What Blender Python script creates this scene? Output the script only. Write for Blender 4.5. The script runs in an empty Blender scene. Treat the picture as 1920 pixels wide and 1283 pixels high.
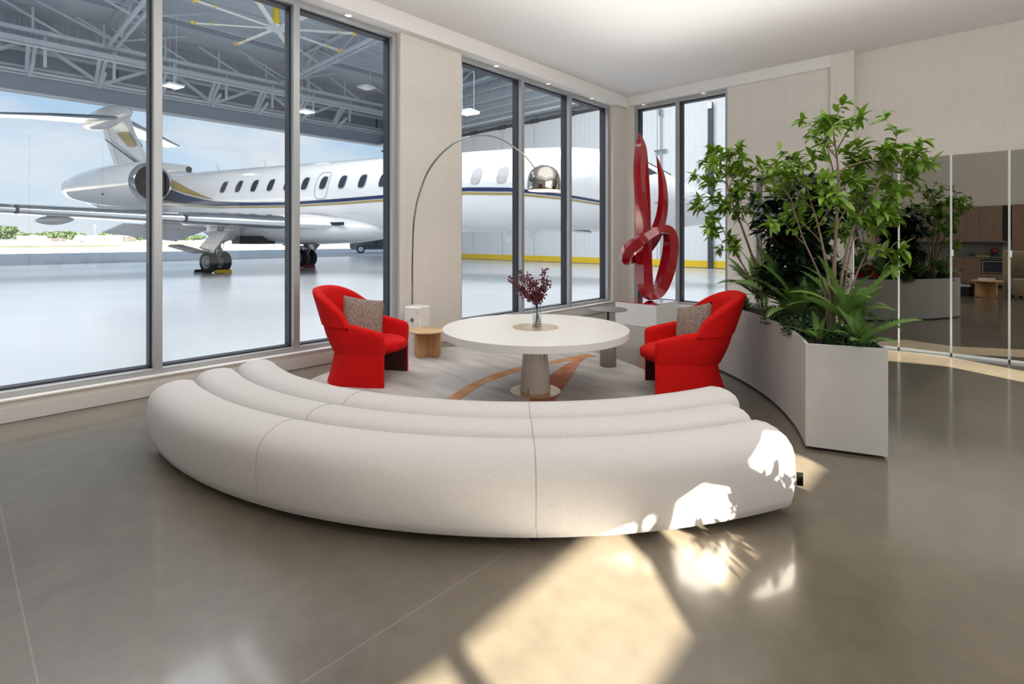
import bpy, bmesh, math, random
from mathutils import Vector, Matrix, Euler
R_ = math.radians
sc = bpy.context.scene
COL = sc.collection

# ------------------------------------------------------------------ camera
cam_d = bpy.data.cameras.new('camera'); cam = bpy.data.objects.new('camera', cam_d); COL.objects.link(cam)
cam.location = (0, 0, 1.38)
cam.rotation_euler = (R_(90), 0, R_(42.803))
cam_d.sensor_width = 36.0
cam_d.lens = 36.0 * 988.0 / 1920.0
cam_d.shift_y = -(641.5 - 447.0) / 1920.0
cam_d.clip_end = 3000
sc.camera = cam

# ------------------------------------------------------------------ view
vs = sc.view_settings
vs.view_transform = 'Standard'; vs.look = 'None'; vs.exposure = 0.0; vs.gamma = 1.0
vs.use_curve_mapping = False

# ------------------------------------------------------------------ world: blue sky with soft cumulus
w = bpy.data.worlds.new('sky'); sc.world = w; w.use_nodes = True
nt = w.node_tree; nt.nodes.clear()
def N(t, **k):
    n = nt.nodes.new(t)
    for a, b in k.items(): setattr(n, a, b)
    return n
tc = N('ShaderNodeTexCoord'); mp = N('ShaderNodeMapping'); mp.inputs['Scale'].default_value = (1.0, 1.0, 2.6)
nz = N('ShaderNodeTexNoise'); nz.inputs['Scale'].default_value = 3.1; nz.inputs['Detail'].default_value = 7; nz.inputs['Roughness'].default_value = .55
rp = N('ShaderNodeValToRGB'); rp.color_ramp.elements[0].position = .42; rp.color_ramp.elements[1].position = .66
rp.color_ramp.elements[0].color = (0, 0, 0, 1); rp.color_ramp.elements[1].color = (.9, .9, .9, 1)
sx = N('ShaderNodeSeparateXYZ'); gr = N('ShaderNodeValToRGB')
e = gr.color_ramp.elements; e[0].position = 0.0; e[0].color = (.72, .83, .93, 1); e[1].position = .6; e[1].color = (.22, .44, .78, 1)
q = gr.color_ramp.elements.new(.18); q.color = (.47, .68, .90, 1)
mx = N('ShaderNodeMix', data_type='RGBA'); mx.inputs['B'].default_value = (.90, .91, .93, 1)
bg = N('ShaderNodeBackground'); bg.inputs['Strength'].default_value = 0.95
out = N('ShaderNodeOutputWorld')
L = nt.links.new
L(tc.outputs['Generated'], mp.inputs['Vector']); L(mp.outputs['Vector'], nz.inputs['Vector']); L(nz.outputs['Fac'], rp.inputs['Fac'])
L(tc.outputs['Generated'], sx.inputs['Vector']); L(sx.outputs['Z'], gr.inputs['Fac'])
L(rp.outputs['Color'], mx.inputs['Factor']); L(gr.outputs['Color'], mx.inputs['A']); L(mx.outputs['Result'], bg.inputs['Color']); L(bg.outputs['Background'], out.inputs['Surface'])

# ------------------------------------------------------------------ sun and large area lights
SUN = Vector((-.87, .49, -.40)).normalized()
sd = bpy.data.lights.new('sun', 'SUN'); so = bpy.data.objects.new('sun', sd); COL.objects.link(so)
sd.energy = 60.0; sd.angle = R_(.42); sd.color = (1.0, .92, .76)
so.rotation_euler = SUN.to_track_quat('-Z', 'Y').to_euler(); so.location = (30, -16, 16)
def area(name, loc, d, sx_, sy_, power, col=(1, 1, 1), spread=180):
    l = bpy.data.lights.new(name, 'AREA'); o = bpy.data.objects.new(name, l); COL.objects.link(o)
    l.shape = 'RECTANGLE'; l.size = sx_; l.size_y = sy_; l.energy = power; l.color = col; l.spread = R_(spread)
    o.location = loc; o.rotation_euler = Vector(d).to_track_quat('-Z', 'Y').to_euler(); return o
area('east_window_fill', (4.05, 1.5, 2.2), (-1, 0, -.05), 8.0, 3.0, 150, (1, .985, .965))  # added fill lamp standing in for daylight from unseen east windows
area('overhead_fill', (-1.6, 3.2, 4.08), (0, 0, -1), 4.5, 4.5, 55, (1, .98, .95))  # added soft fill from above; no such fixture on this ceiling
area('ceiling_wash_fill', (-.4, 2.4, 3.1), (0, 0, 1), 7.0, 9.0, 250, (1, .985, .96))  # invented fill lamp aimed upward to brighten the ceiling
area('hangar_bay_light', (-13, 2, 12.3), (0, 0, -1), 12, 10, 2050, (.96, .98, 1))
area('hangar_bay_light', (-10, 14.3, 12.3), (0, 0, -1), 10, 6, 2100, (.96, .98, 1))
area('hangar_bay_light', (-14, -9, 12.3), (0, 0, -1), 12, 8, 900, (.96, .98, 1))

# ------------------------------------------------------------------ materials
MATS = {}
class NT:
    def __init__(s, name):
        s.m = bpy.data.materials.new(name); s.m.use_nodes = True; s.t = s.m.node_tree; s.t.nodes.clear()
        s.o = s.n('ShaderNodeOutputMaterial')
    def n(s, t, ins=None, **k):
        x = s.t.nodes.new(t)
        for a, b in k.items(): setattr(x, a, b)
        for a, b in (ins or {}).items():
            if isinstance(b, tuple) and len(b) == 2 and hasattr(b[0], 'outputs'): s.t.links.new(b[0].outputs[b[1]], x.inputs[a])
            else: x.inputs[a].default_value = b
        return x
    def out(s, sh): s.t.links.new(sh.outputs[0], s.o.inputs['Surface']); return s.m
def c4(c): return (c[0], c[1], c[2], 1)
def srgb(r, g, b): 
    f = lambda v: ((v/255+.055)/1.055)**2.4 if v/255 > .04045 else v/255/12.92
    return (f(r), f(g), f(b))
def mat(name, col, rough=.5, metal=0, col2=None, scale=8, bump=0, bscale=60, coat=0, spec=.5, stretch=None, rnd=0, detail=4, emis=None, trans=0, sheen=0, lo=.35, hi=.65, alpha=None):
    if name in MATS: return MATS[name]
    T = NT(name); tc = T.n('ShaderNodeTexCoord'); src = (tc, 'Object')
    if stretch:
        mp = T.n('ShaderNodeMapping', {'Vector': (tc, 'Object'), 'Scale': stretch}); src = (mp, 'Vector')
    p = T.n('ShaderNodeBsdfPrincipled', {'Roughness': rough, 'Metallic': metal, 'Coat Weight': coat, 'Specular IOR Level': spec, 'Transmission Weight': trans, 'Sheen Weight': sheen})
    cs = None
    if col2:
        nz = T.n('ShaderNodeTexNoise', {'Vector': src, 'Scale': scale, 'Detail': detail})
        r = T.n('ShaderNodeMapRange', {'Value': (nz, 'Fac'), 'From Min': lo, 'From Max': hi})
        m = T.n('ShaderNodeMix', {'Factor': (r, 'Result'), 'A': c4(col), 'B': c4(col2)}, data_type='RGBA'); cs = (m, 'Result')
    if rnd:
        oi = T.n('ShaderNodeObjectInfo')
        mr = T.n('ShaderNodeMapRange', {'Value': (oi, 'Random'), 'To Min': 1-rnd, 'To Max': 1+rnd})
        hs = T.n('ShaderNodeHueSaturation', {'Value': (mr, 'Result'), 'Color': cs if cs else c4(col)}); cs = (hs, 'Color')
    if cs: T.t.links.new(cs[0].outputs[cs[1]], p.inputs['Base Color'])
    else: p.inputs['Base Color'].default_value = c4(col)
    if bump:
        nb = T.n('ShaderNodeTexNoise', {'Vector': src, 'Scale': bscale, 'Detail': 3})
        b = T.n('ShaderNodeBump', {'Height': (nb, 'Fac'), 'Strength': bump, 'Distance': .01}); T.t.links.new(b.outputs[0], p.inputs['Normal'])
    if emis:
        p.inputs['Emission Color'].default_value = c4(emis[0]); p.inputs['Emission Strength'].default_value = emis[1]
    MATS[name] = T.out(p); return MATS[name]

# interior shell
def wall_mat(name, a, b):
    T = NT(name); tc = T.n('ShaderNodeTexCoord')
    m1 = T.n('ShaderNodeMapping', {'Vector': (tc, 'Object'), 'Scale': (60, 60, 1.6)}); m2 = T.n('ShaderNodeMapping', {'Vector': (tc, 'Object'), 'Scale': (3, 3, 90)})
    n1 = T.n('ShaderNodeTexNoise', {'Vector': (m1, 'Vector'), 'Scale': 1.0, 'Detail': 3}); n2 = T.n('ShaderNodeTexNoise', {'Vector': (m2, 'Vector'), 'Scale': 1.0, 'Detail': 3})
    ad = T.n('ShaderNodeMath', {0: (n1, 'Fac'), 1: (n2, 'Fac')}, operation='ADD')
    r = T.n('ShaderNodeMapRange', {'Value': (ad, 'Value'), 'From Min': .7, 'From Max': 1.3})
    mx = T.n('ShaderNodeMix', {'Factor': (r, 'Result'), 'A': c4(a), 'B': c4(b)}, data_type='RGBA')
    bp = T.n('ShaderNodeBump', {'Height': (ad, 'Value'), 'Strength': .12, 'Distance': .004})
    p = T.n('ShaderNodeBsdfPrincipled', {'Base Color': (mx, 'Result'), 'Roughness': .75, 'Normal': (bp, 'Normal'), 'Specular IOR Level': .25})
    MATS[name] = T.out(p); return MATS[name]
M_WALL = wall_mat('woven_wallcovering', (.68, .64, .59), (.74, .705, .655))
M_CEIL = mat('ceiling_paint', (.80, .78, .76), .8, spec=.2)
M_TRIM = mat('trim_paint', (.66, .63, .59), .5)
def floor_mat():
    T = NT('polished_concrete'); tc = T.n('ShaderNodeTexCoord'); of = T.n('ShaderNodeMapping', {'Vector': (tc, 'Object'), 'Location': (.31, .17, .43)})
    n1 = T.n('ShaderNodeTexNoise', {'Vector': (of, 'Vector'), 'Scale': 1.1, 'Detail': 3, 'Roughness': .45})
    n2 = T.n('ShaderNodeTexNoise', {'Vector': (of, 'Vector'), 'Scale': 9, 'Detail': 4, 'Roughness': .6})
    r1 = T.n('ShaderNodeMapRange', {'Value': (n1, 'Fac'), 'From Min': .2, 'From Max': .8})
    a = T.n('ShaderNodeMix', {'Factor': (r1, 'Result'), 'A': c4((.098, .081, .058)), 'B': c4((.158, .133, .099))}, data_type='RGBA')
    r2 = T.n('ShaderNodeMapRange', {'Value': (n2, 'Fac'), 'From Min': .3, 'From Max': .8, 'To Min': .86, 'To Max': 1.14})
    b = T.n('ShaderNodeMix', {'Factor': 1.0, 'A': (a, 'Result'), 'B': (r2, 'Result')}, data_type='RGBA', blend_type='MULTIPLY')
    c = b
    # saw-cut joints (hairlines)
    sp = T.n('ShaderNodeSeparateXYZ', {'Vector': (tc, 'Object')})
    def line(axis, pos):
        d = T.n('ShaderNodeMath', {0: (sp, axis), 1: pos}, operation='SUBTRACT'); d = T.n('ShaderNodeMath', {0: (d, 'Value')}, operation='ABSOLUTE')
        return T.n('ShaderNodeMath', {0: (d, 'Value'), 1: .003}, operation='LESS_THAN')
    ls = [line('X', -1.59), line('Y', 4.01), line('X', 2.2), line('Y', .2)]
    s = ls[0]
    for l in ls[1:]: s = T.n('ShaderNodeMath', {0: (s, 'Value'), 1: (l, 'Value')}, operation='MAXIMUM')
    s5 = T.n('ShaderNodeMath', {0: (s, 'Value'), 1: .35}, operation='MULTIPLY')
    dd = T.n('ShaderNodeMix', {'Factor': (s5, 'Value'), 'A': (c, 'Result'), 'B': c4((.30, .28, .25))}, data_type='RGBA')
    p = T.n('ShaderNodeBsdfPrincipled', {'Base Color': (dd, 'Result'), 'Roughness': .28, 'Specular IOR Level': .55, 'Coat Weight': .65, 'Coat Roughness': .10})
    return T.out(p)
M_FLOOR = floor_mat()
def glass_mat(name, f0=.05, tint=(.97, .985, .98)):
    T = NT(name); fr = T.n('ShaderNodeFresnel', {'IOR': 1.45})
    ge = T.n('ShaderNodeNewGeometry'); fb = T.n('ShaderNodeMath', {0: 1.0, 1: (ge, 'Backfacing')}, operation='SUBTRACT')
    ff = T.n('ShaderNodeMath', {0: (fr, 'Fac'), 1: (fb, 'Value')}, operation='MULTIPLY')
    mul = T.n('ShaderNodeMath', {0: (ff, 'Value'), 1: f0}, operation='MULTIPLY')
    a = T.n('ShaderNodeBsdfTransparent', {'Color': c4(tint)}); b = T.n('ShaderNodeBsdfGlossy', {'Roughness': 0.0, 'Color': (1, 1, 1, 1)})
    x = T.n('ShaderNodeMixShader', {0: (mul, 'Value')}); T.t.links.new(a.outputs[0], x.inputs[1]); T.t.links.new(b.outputs[0], x.inputs[2])
    return T.out(x)
M_GLASS = glass_mat('window_glass', .55, (.985, .992, .99))
M_VASE = glass_mat('vase_glass', 1.6, (.93, .95, .95))
M_ALU = mat('anodised_aluminium', (.43, .44, .45), .36, metal=.5)
M_GASK = mat('black_gasket', (.015, .018, .026), .5)
T = NT('mirror_glass'); MATS['mirror_glass'] = M_MIRROR = T.out(T.n('ShaderNodeBsdfGlossy', {'Roughness': 0.0, 'Color': (.40, .395, .37, 1)}))
M_EDGE = mat('polished_glass_edge', (.80, .86, .86), .15, spec=.8)
M_BLACK = mat('black_satin', (.012, .012, .013), .45)
M_WHITE = mat('white_lacquer', (.72, .72, .715), .35)
M_STEEL = mat('brushed_steel', (.55, .55, .55), .22, metal=1)
M_CHROME = mat('chrome', (.44, .43, .42), .07, metal=1)
M_BRASS = mat('brushed_brass', (.62, .47, .28), .33, metal=.8, col2=(.70, .55, .35), scale=40)
M_SOFA = mat('sofa_bouclé_cloth', (.52, .495, .48), .9, col2=(.575, .55, .535), scale=140, bump=.25, bscale=420, sheen=.15, spec=.2)
M_SEAM = mat('sofa_seam_thread', (.36, .335, .32), .9)
M_RED = mat('red_wool', (.50, .003, .003), .85, col2=(.60, .005, .004), scale=160, bump=.18, bscale=500, spec=.2)
M_REDDK = mat('dark_red_inside', (.050, .004, .005), .85)  # much darker red for the inward faces of the leg panels
M_PILLOW = mat('tweed_pillow', (.11, .078, .062), .95, col2=(.40, .31, .27), scale=120, bump=.5, bscale=260, spec=.1, detail=2)
M_TABLE = mat('table_lacquer', (.66, .645, .62), .36)
M_OAK = mat('oak_veneer', (.42, .24, .105), .45, col2=(.56, .34, .17), scale=2.2, stretch=(22, 22, 1.2), detail=5)
M_OAKTOP = mat('oak_veneer_top', (.50, .31, .15), .4, col2=(.62, .41, .22), scale=2.2, stretch=(1.5, 22, 22), detail=5)
M_TRAV = mat('travertine', (.17, .12, .085), .5, col2=(.58, .51, .45), scale=2.6, stretch=(9, 9, 1.2), detail=8, bump=.4, bscale=14, lo=.33, hi=.47)
def marble():
    T = NT('veined_marble'); tc = T.n('ShaderNodeTexCoord')
    n = T.n('ShaderNodeTexNoise', {'Vector': (tc, 'Object'), 'Scale': 3.5, 'Detail': 8, 'Distortion': 2.0})
    d = T.n('ShaderNodeMath', {0: (n, 'Fac'), 1: .5}, operation='SUBTRACT'); d = T.n('ShaderNodeMath', {0: (d, 'Value')}, operation='ABSOLUTE')
    r = T.n('ShaderNodeMapRange', {'Value': (d, 'Value'), 'From Min': 0.0, 'From Max': .02, 'To Min': .55, 'To Max': 0.0})
    m = T.n('ShaderNodeMix', {'Factor': (r, 'Result'), 'A': c4((.82, .80, .78)), 'B': c4((.50, .46, .43))}, data_type='RGBA')
    return T.out(T.n('ShaderNodeBsdfPrincipled', {'Base Color': (m, 'Result'), 'Roughness': .2}))
M_MARBLE = marble()
M_GREY = mat('grey_lacquer', (.17, .17, .175), .4)
M_TAUPE = mat('taupe_leather', (.22, .20, .175), .6)
M_REDGLOSS = mat('candy_red_lacquer', (.34, .003, .010), .10, coat=1.0, spec=.6)
M_PLANTER = mat('planter_plaster', (.42, .41, .39), .6, col2=(.46, .452, .435), scale=3, bump=.05, bscale=30)
M_SOIL = mat('dark_soil', (.012, .010, .008), .95, col2=(.03, .025, .018), scale=40, bump=.8, bscale=50)
M_BARK = mat('grey_brown_bark', (.16, .115, .08), .85, col2=(.27, .20, .15), scale=20, stretch=(4, 4, .6), bump=.5, bscale=40)
def leaf_mat(name, a, b, rough=.4, tr=.25):
    T = NT(name); oi = T.n('ShaderNodeObjectInfo'); tc = T.n('ShaderNodeTexCoord')
    nz = T.n('ShaderNodeTexNoise', {'Vector': (tc, 'Object'), 'Scale': 9.0})
    ad = T.n('ShaderNodeMath', {0: (oi, 'Random'), 1: (nz, 'Fac')}, operation='ADD'); hf = T.n('ShaderNodeMath', {0: (ad, 'Value'), 1: .55}, operation='MULTIPLY')
    m = T.n('ShaderNodeMix', {'Factor': (hf, 'Value'), 'A': c4(a), 'B': c4(b)}, data_type='RGBA')
    p = T.n('ShaderNodeBsdfPrincipled', {'Base Color': (m, 'Result'), 'Roughness': rough})
    t = T.n('ShaderNodeBsdfTranslucent', {'Color': (m, 'Result')})
    x = T.n('ShaderNodeMixShader', {0: tr}); T.t.links.new(p.outputs[0], x.inputs[1]); T.t.links.new(t.outputs[0], x.inputs[2])
    MATS[name] = T.out(x); return MATS[name]
M_LEAF = leaf_mat('bright_leaf', (.085, .20, .014), (.27, .43, .045))
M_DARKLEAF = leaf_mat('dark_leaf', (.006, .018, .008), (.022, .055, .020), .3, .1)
M_FERN = leaf_mat('fern_leaf', (.055, .135, .028), (.18, .32, .07), .5, .2)
M_SHRUB = leaf_mat('shrub_leaf', (.012, .04, .010), (.04, .10, .022), .5, .15)
M_BERRY = mat('burgundy_berry', (.075, .006, .014), .35, col2=(.14, .012, .022), scale=30)
M_STEM = mat('dark_stem', (.03, .02, .016), .7)
M_WOODPANEL = mat('bar_wood_panel', (.20, .125, .085), .45, col2=(.27, .175, .12), scale=2, stretch=(26, 26, .7), detail=5)
M_BARGREY = mat('bar_grey_stone', (.16, .155, .15), .5)
M_VELVET = mat('tan_velvet', (.22, .17, .10), .85, col2=(.28, .22, .135), scale=7, sheen=.4)
# hangar and outdoors
M_HFLOOR = mat('hangar_epoxy_floor', (.50, .515, .54), .18, col2=(.56, .575, .60), scale=.25, spec=.55, detail=6)
def ribs(name, a, axis, freq, strength=.6, rough=.5):
    T = NT(name); tc = T.n('ShaderNodeTexCoord'); sp = T.n('ShaderNodeSeparateXYZ', {'Vector': (tc, 'Object')})
    m = T.n('ShaderNodeMath', {0: (sp, axis), 1: freq*2*math.pi}, operation='MULTIPLY'); s = T.n('ShaderNodeMath', {0: (m, 'Value')}, operation='SINE')
    r = T.n('ShaderNodeMapRange', {'Value': (s, 'Value'), 'From Min': .5, 'From Max': .9})
    b = T.n('ShaderNodeBump', {'Height': (r, 'Result'), 'Strength': strength, 'Distance': .03})
    MATS[name] = T.out(T.n('ShaderNodeBsdfPrincipled', {'Base Color': c4(a), 'Roughness': rough, 'Normal': (b, 'Normal')})); return MATS[name]
M_ROOF = ribs('hangar_roof_sheet', (.62, .67, .72), 'X', .8, .5)
M_HWALL = mat('hangar_wall_sheet', (.47, .53, .59), .55)
M_HDARK = mat('hangar_header_grey', (.31, .36, .42), .6)
M_HBLUE = mat('hangar_recess_grey', (.23, .28, .34), .7)  # dark blue-grey colour of the recess panel above the header
M_HSTEEL = mat('hangar_white_steel', (.64, .69, .74), .45)
M_HDOOR = ribs('hangar_door_sheet', (.76, .78, .80), 'X', 3.2, .35)
M_YELLOW = mat('safety_yellow', (.80, .55, .02), .5)
M_TRACK = mat('dark_track_steel', (.05, .055, .06), .5)
M_JET = mat('jet_white_paint', (.78, .78, .785), .16, coat=.6, spec=.5)
M_JETGREY = mat('jet_grey_paint', (.42, .43, .45), .3)
M_NAVY = mat('jet_navy_stripe', (.020, .035, .105), .25)
M_GOLD = mat('jet_gold_stripe', (.38, .28, .085), .3)
M_JETMETAL = mat('jet_polished_metal', (.55, .57, .60), .16, metal=1)
M_JETGLASS = mat('jet_window_glass', (.030, .038, .055), .08, spec=.8)
M_JETGLASS2 = mat('jet_window_shade', (.42, .42, .42), .2)
M_DARK = mat('dark_cavity', (.016, .022, .026), .4)
M_FANBLADE = mat('fan_blade_titanium', (.055, .065, .07), .35, metal=.6)
M_TIRE = mat('tire_rubber', (.022, .025, .030), .75)
M_RIM = mat('wheel_rim_grey', (.55, .56, .57), .4)
M_CONC = mat('apron_concrete', (.50, .49, .475), .85, col2=(.56, .55, .53), scale=.08, detail=6)
M_TARMAC = mat('taxiway_tarmac', (.13, .122, .122), .9, col2=(.17, .162, .16), scale=.05)
M_GRASS = mat('grass_verge', (.055, .075, .018), .95, col2=(.10, .11, .035), scale=.2, detail=6)
M_BUILD = mat('white_stucco', (.085, .076, .07), .8, col2=(.095, .088, .08), scale=.3)
M_TREE = leaf_mat('far_tree_leaf', (.012, .030, .008), (.030, .055, .016), .6, .2)
M_CAR = mat('dark_blue_car_paint', (.012, .018, .032), .2, coat=1)
M_LIGHT = mat('led_panel', (.9, .9, .9), .5, emis=((1, .98, .93), 9))
M_BULB = mat('lamp_bulb', (.9, .8, .6), .5, emis=((1, .72, .42), 14))
M_LENS = mat('downlight_lens', (.8, .8, .8), .4, emis=((1, .95, .88), .9))
# ------------------------------------------------------------------ mesh helpers
class G:
    def __init__(s): s.v = []; s.f = []
    def add(s, v, f):
        o = len(s.v); s.v += [tuple(p) for p in v]; s.f += [tuple(i+o for i in q) for q in f]; return s
    def box(s, x0, x1, y0, y1, z0, z1):
        return s.add([(x0,y0,z0),(x1,y0,z0),(x1,y1,z0),(x0,y1,z0),(x0,y0,z1),(x1,y0,z1),(x1,y1,z1),(x0,y1,z1)],
                     [(3,2,1,0),(4,5,6,7),(0,1,5,4),(1,2,6,5),(2,3,7,6),(3,0,4,7)])
    def beam(s, a, b, wd, ht, up=(0,0,1)):
        a = Vector(a); b = Vector(b); t = (b-a).normalized(); u = Vector(up)
        if abs(t.dot(u)) > .97: u = Vector((1, 0, 0))
        n = t.cross(u).normalized(); m = n.cross(t).normalized()
        V = []
        for p in (a, b):
            for i, j in ((-1,-1),(1,-1),(1,1),(-1,1)): V.append(p + n*wd/2*i + m*ht/2*j)
        return s.add(V, [(3,2,1,0),(4,5,6,7),(0,1,5,4),(1,2,6,5),(2,3,7,6),(3,0,4,7)])
    def tube(s, path, r, n=10, caps=True):
        P = [Vector(p) for p in path]; k = len(P); rs = r if isinstance(r, (list, tuple)) else [r]*k
        V = []; u = None
        for i in range(k):
            t = (P[min(i+1, k-1)] - P[max(i-1, 0)]).normalized()
            if u is None:
                u = Vector((0,0,1)) if abs(t.z) < .9 else Vector((1,0,0))
            u = (u - t*u.dot(t)).normalized(); w_ = t.cross(u)
            for j in range(n):
                a = 2*math.pi*j/n; V.append(P[i] + (u*math.cos(a) + w_*math.sin(a))*rs[i])
        F = [(i*n+j, i*n+(j+1)%n, (i+1)*n+(j+1)%n, (i+1)*n+j) for i in range(k-1) for j in range(n)]
        if caps: F += [tuple(range(n-1, -1, -1)), tuple((k-1)*n+j for j in range(n))]
        return s.add(V, F)
    def lathe(s, prof, c=(0,0,0), n=32, axis='z', caps=True):
        V = []; k = len(prof)
        for r, z in prof:
            for j in range(n):
                a = 2*math.pi*j/n; x, y = r*math.cos(a), r*math.sin(a)
                p = (x, y, z) if axis == 'z' else ((z, x, y) if axis == 'x' else (x, z, y))
                V.append((p[0]+c[0], p[1]+c[1], p[2]+c[2]))
        F = [(i*n+j, i*n+(j+1)%n, (i+1)*n+(j+1)%n, (i+1)*n+j) for i in range(k-1) for j in range(n)]
        if caps: F += [tuple(range(n-1, -1, -1)), tuple((k-1)*n+j for j in range(n))]
        return s.add(V, F)
    def grid(s, rows, closed_u=False, caps=False):
        k = len(rows); n = len(rows[0]); V = [p for r in rows for p in r]
        F = [(i*n+j, i*n+(j+1)%n, (i+1)*n+(j+1)%n, (i+1)*n+j) for i in range(k-1) for j in range(n if closed_u else n-1)]
        if caps: F += [tuple(range(n-1, -1, -1)), tuple((k-1)*n+j for j in range(n))]
        return s.add(V, F)
    def prism(s, poly, z0, z1):
        n = len(poly); V = [(x, y, z0) for x, y in poly] + [(x, y, z1) for x, y in poly]
        return s.add(V, [tuple(range(n-1, -1, -1)), tuple(range(n, 2*n))] + [(i, (i+1)%n, n+(i+1)%n, n+i) for i in range(n)])
    def sphere(s, c, r, n=10, m=6, sc_=(1,1,1)):
        rows = []
        for i in range(1, m):
            t = math.pi*i/m
            rows.append([(c[0]+r*sc_[0]*math.sin(t)*math.cos(2*math.pi*j/n), c[1]+r*sc_[1]*math.sin(t)*math.sin(2*math.pi*j/n), c[2]+r*sc_[2]*math.cos(t)) for j in range(n)])
        o = len(s.v); s.grid(rows, True)
        a = len(s.v); s.v += [(c[0], c[1], c[2]+r*sc_[2]), (c[0], c[1], c[2]-r*sc_[2])]
        for j in range(n): s.f += [(a, o+j, o+(j+1)%n), (a+1, o+(m-2)*n+(j+1)%n, o+(m-2)*n+j)]
        return s
def mesh(name, g, m=None, smooth=None, fix=True):
    d = bpy.data.meshes.new(name); d.from_pydata(g.v, [], g.f)
    if fix:
        bm = bmesh.new(); bm.from_mesh(d); bmesh.ops.recalc_face_normals(bm, faces=bm.faces); bm.to_mesh(d); bm.free()
    if smooth:
        d.polygons.foreach_set('use_smooth', [True]*len(d.polygons)); d.set_sharp_from_angle(angle=R_(smooth))
    if m: d.materials.append(m)
    d.update(); return d
def part(name, g, m, parent=None, smooth=None, bevel=0, seg=2, loc=None, rot=None, label=None, kind=None, fix=True, subs=0):
    d = g if isinstance(g, bpy.types.Mesh) else mesh(name, g, m, smooth, fix)
    o = bpy.data.objects.new(name, d); COL.objects.link(o)
    if parent: o.parent = parent
    if loc: o.location = loc
    if rot: o.rotation_euler = rot
    if bevel:
        b = o.modifiers.new('bevel', 'BEVEL'); b.width = bevel; b.segments = seg; b.limit_method = 'ANGLE'; b.angle_limit = R_(40); b.harden_normals = False
    if subs:
        q_ = o.modifiers.new('sub', 'SUBSURF'); q_.levels = subs; q_.render_levels = subs
    if label: o['label'] = label
    if kind: o['kind'] = kind
    return o
def thing(name, label, cat, loc=(0,0,0), rotz=0, group=None):
    o = bpy.data.objects.new(name, None); COL.objects.link(o); o.location = loc; o.rotation_euler = (0, 0, rotz)
    o.empty_display_size = .1; o['label'] = label; o['category'] = cat
    if group: o['group'] = group
    return o
def tag(o, label, cat, group=None):
    o['label'] = label; o['category'] = cat
    if group: o['group'] = group
    return o
def root(name, loc=(0,0,0)):
    o = bpy.data.objects.new(name, None); COL.objects.link(o); o.location = loc; o['kind'] = 'structure'; o.empty_display_size = .1; return o
def struct(name, g, m, **k): return part(name, g, m, kind='structure', **k)
def crom(P, n=8, closed=False):
    P = [Vector(p) for p in P]; k = len(P); out_ = []
    for i in range(k if closed else k-1):
        if closed: a, b, c, d = P[i-1], P[i], P[(i+1)%k], P[(i+2)%k]
        else: a, b, c, d = P[max(i-1,0)], P[i], P[i+1], P[min(i+2,k-1)]
        for j in range(n):
            t = j/n; out_.append(.5*((2*b)+(c-a)*t+(2*a-5*b+4*c-d)*t*t+(3*b-a-3*c+d)*t**3))
    if not closed: out_.append(P[-1])
    return out_
def lerp(x, xs, ys):
    if x <= xs[0]: return ys[0]
    for i in range(len(xs)-1):
        if x <= xs[i+1]: return ys[i]+(ys[i+1]-ys[i])*(x-xs[i])/(xs[i+1]-xs[i])
    return ys[-1]
# ------------------------------------------------------------------ room shell
ZC = 4.135; ZS = 3.93
g = G(); g.box(-5.6, 4.2, -4.3, 9.4, -.12, 0); struct('floor', g, M_FLOOR)
g = G(); g.box(-5.75, 4.4, -4.5, 9.6, ZC, ZC+.2); struct('ceiling', g, M_CEIL)
# left wall: knee wall, piers; soffit above
wl = root('wall_left')
g = G(); g.box(-5.72, -5.45, -4.3, 9.11, -.02, .168); part('knee_wall', g, M_WALL, wl)
g = G(); g.box(-5.74, -5.45, 3.85, 4.86, .168, ZS); part('pier', g, M_WALL, wl)
g = G(); g.box(-5.74, -5.45, 8.74, 9.4, .168, ZS); part('pier', g, M_WALL, wl)
g = G(); g.box(-5.74, -5.45, -4.5, -2.6, .168, ZS); part('pier', g, M_WALL, wl)
g = G(); g.box(-5.74, -5.69, -4.5, 9.4, 3.9, ZC+.1); part('head_wall', g, M_WALL, wl)
g = G(); g.box(-5.452, -5.43, -4.3, 9.11, 0, .12); part('baseboard_left', g, M_TRIM, None, bevel=.006, kind='structure')
g = G(); g.box(-5.52, -5.425, -4.3, 9.11, .160, .172); struct('trim_1', g, M_TRIM)       # sill ledge
g = G(); g.box(-5.72, -5.33, -4.4, 9.4, ZS, ZC); struct('trim_2', g, M_CEIL)             # window soffit
# back wall
wb = root('wall_back')
g = G(); g.box(-5.45, -5.22, 9.11, 9.4, 0, ZS+.03); part('pier', g, M_WALL, wb)
g = G(); g.box(-5.25, -3.42, 9.11, 9.3, 0, .17); part('knee_wall', g, M_WALL, wb)
# field around the door opening (door x -2.90..-1.98, z 0..2.33)
g = G(); g.box(-3.42, -2.90, 9.11, 9.4, 0, 3.97); g.box(-1.98, -1.86, 9.11, 9.4, 0, 3.97); g.box(-2.90, -1.98, 9.11, 9.4, 2.33, 3.97); part('field', g, M_WALL, wb)
g = G(); g.box(-1.87, -1.57, 9.06, 9.4, 0, ZC); part('pilaster', g, M_WALL, wb)
g = G(); g.box(-1.57, 4.4, 9.25, 9.45, 0, ZC); part('field', g, M_WALL, wb)
g = G(); g.box(-5.33, -1.87, 9.06, 9.4, 3.955, ZC); struct('trim_3', g, M_CEIL)
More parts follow.
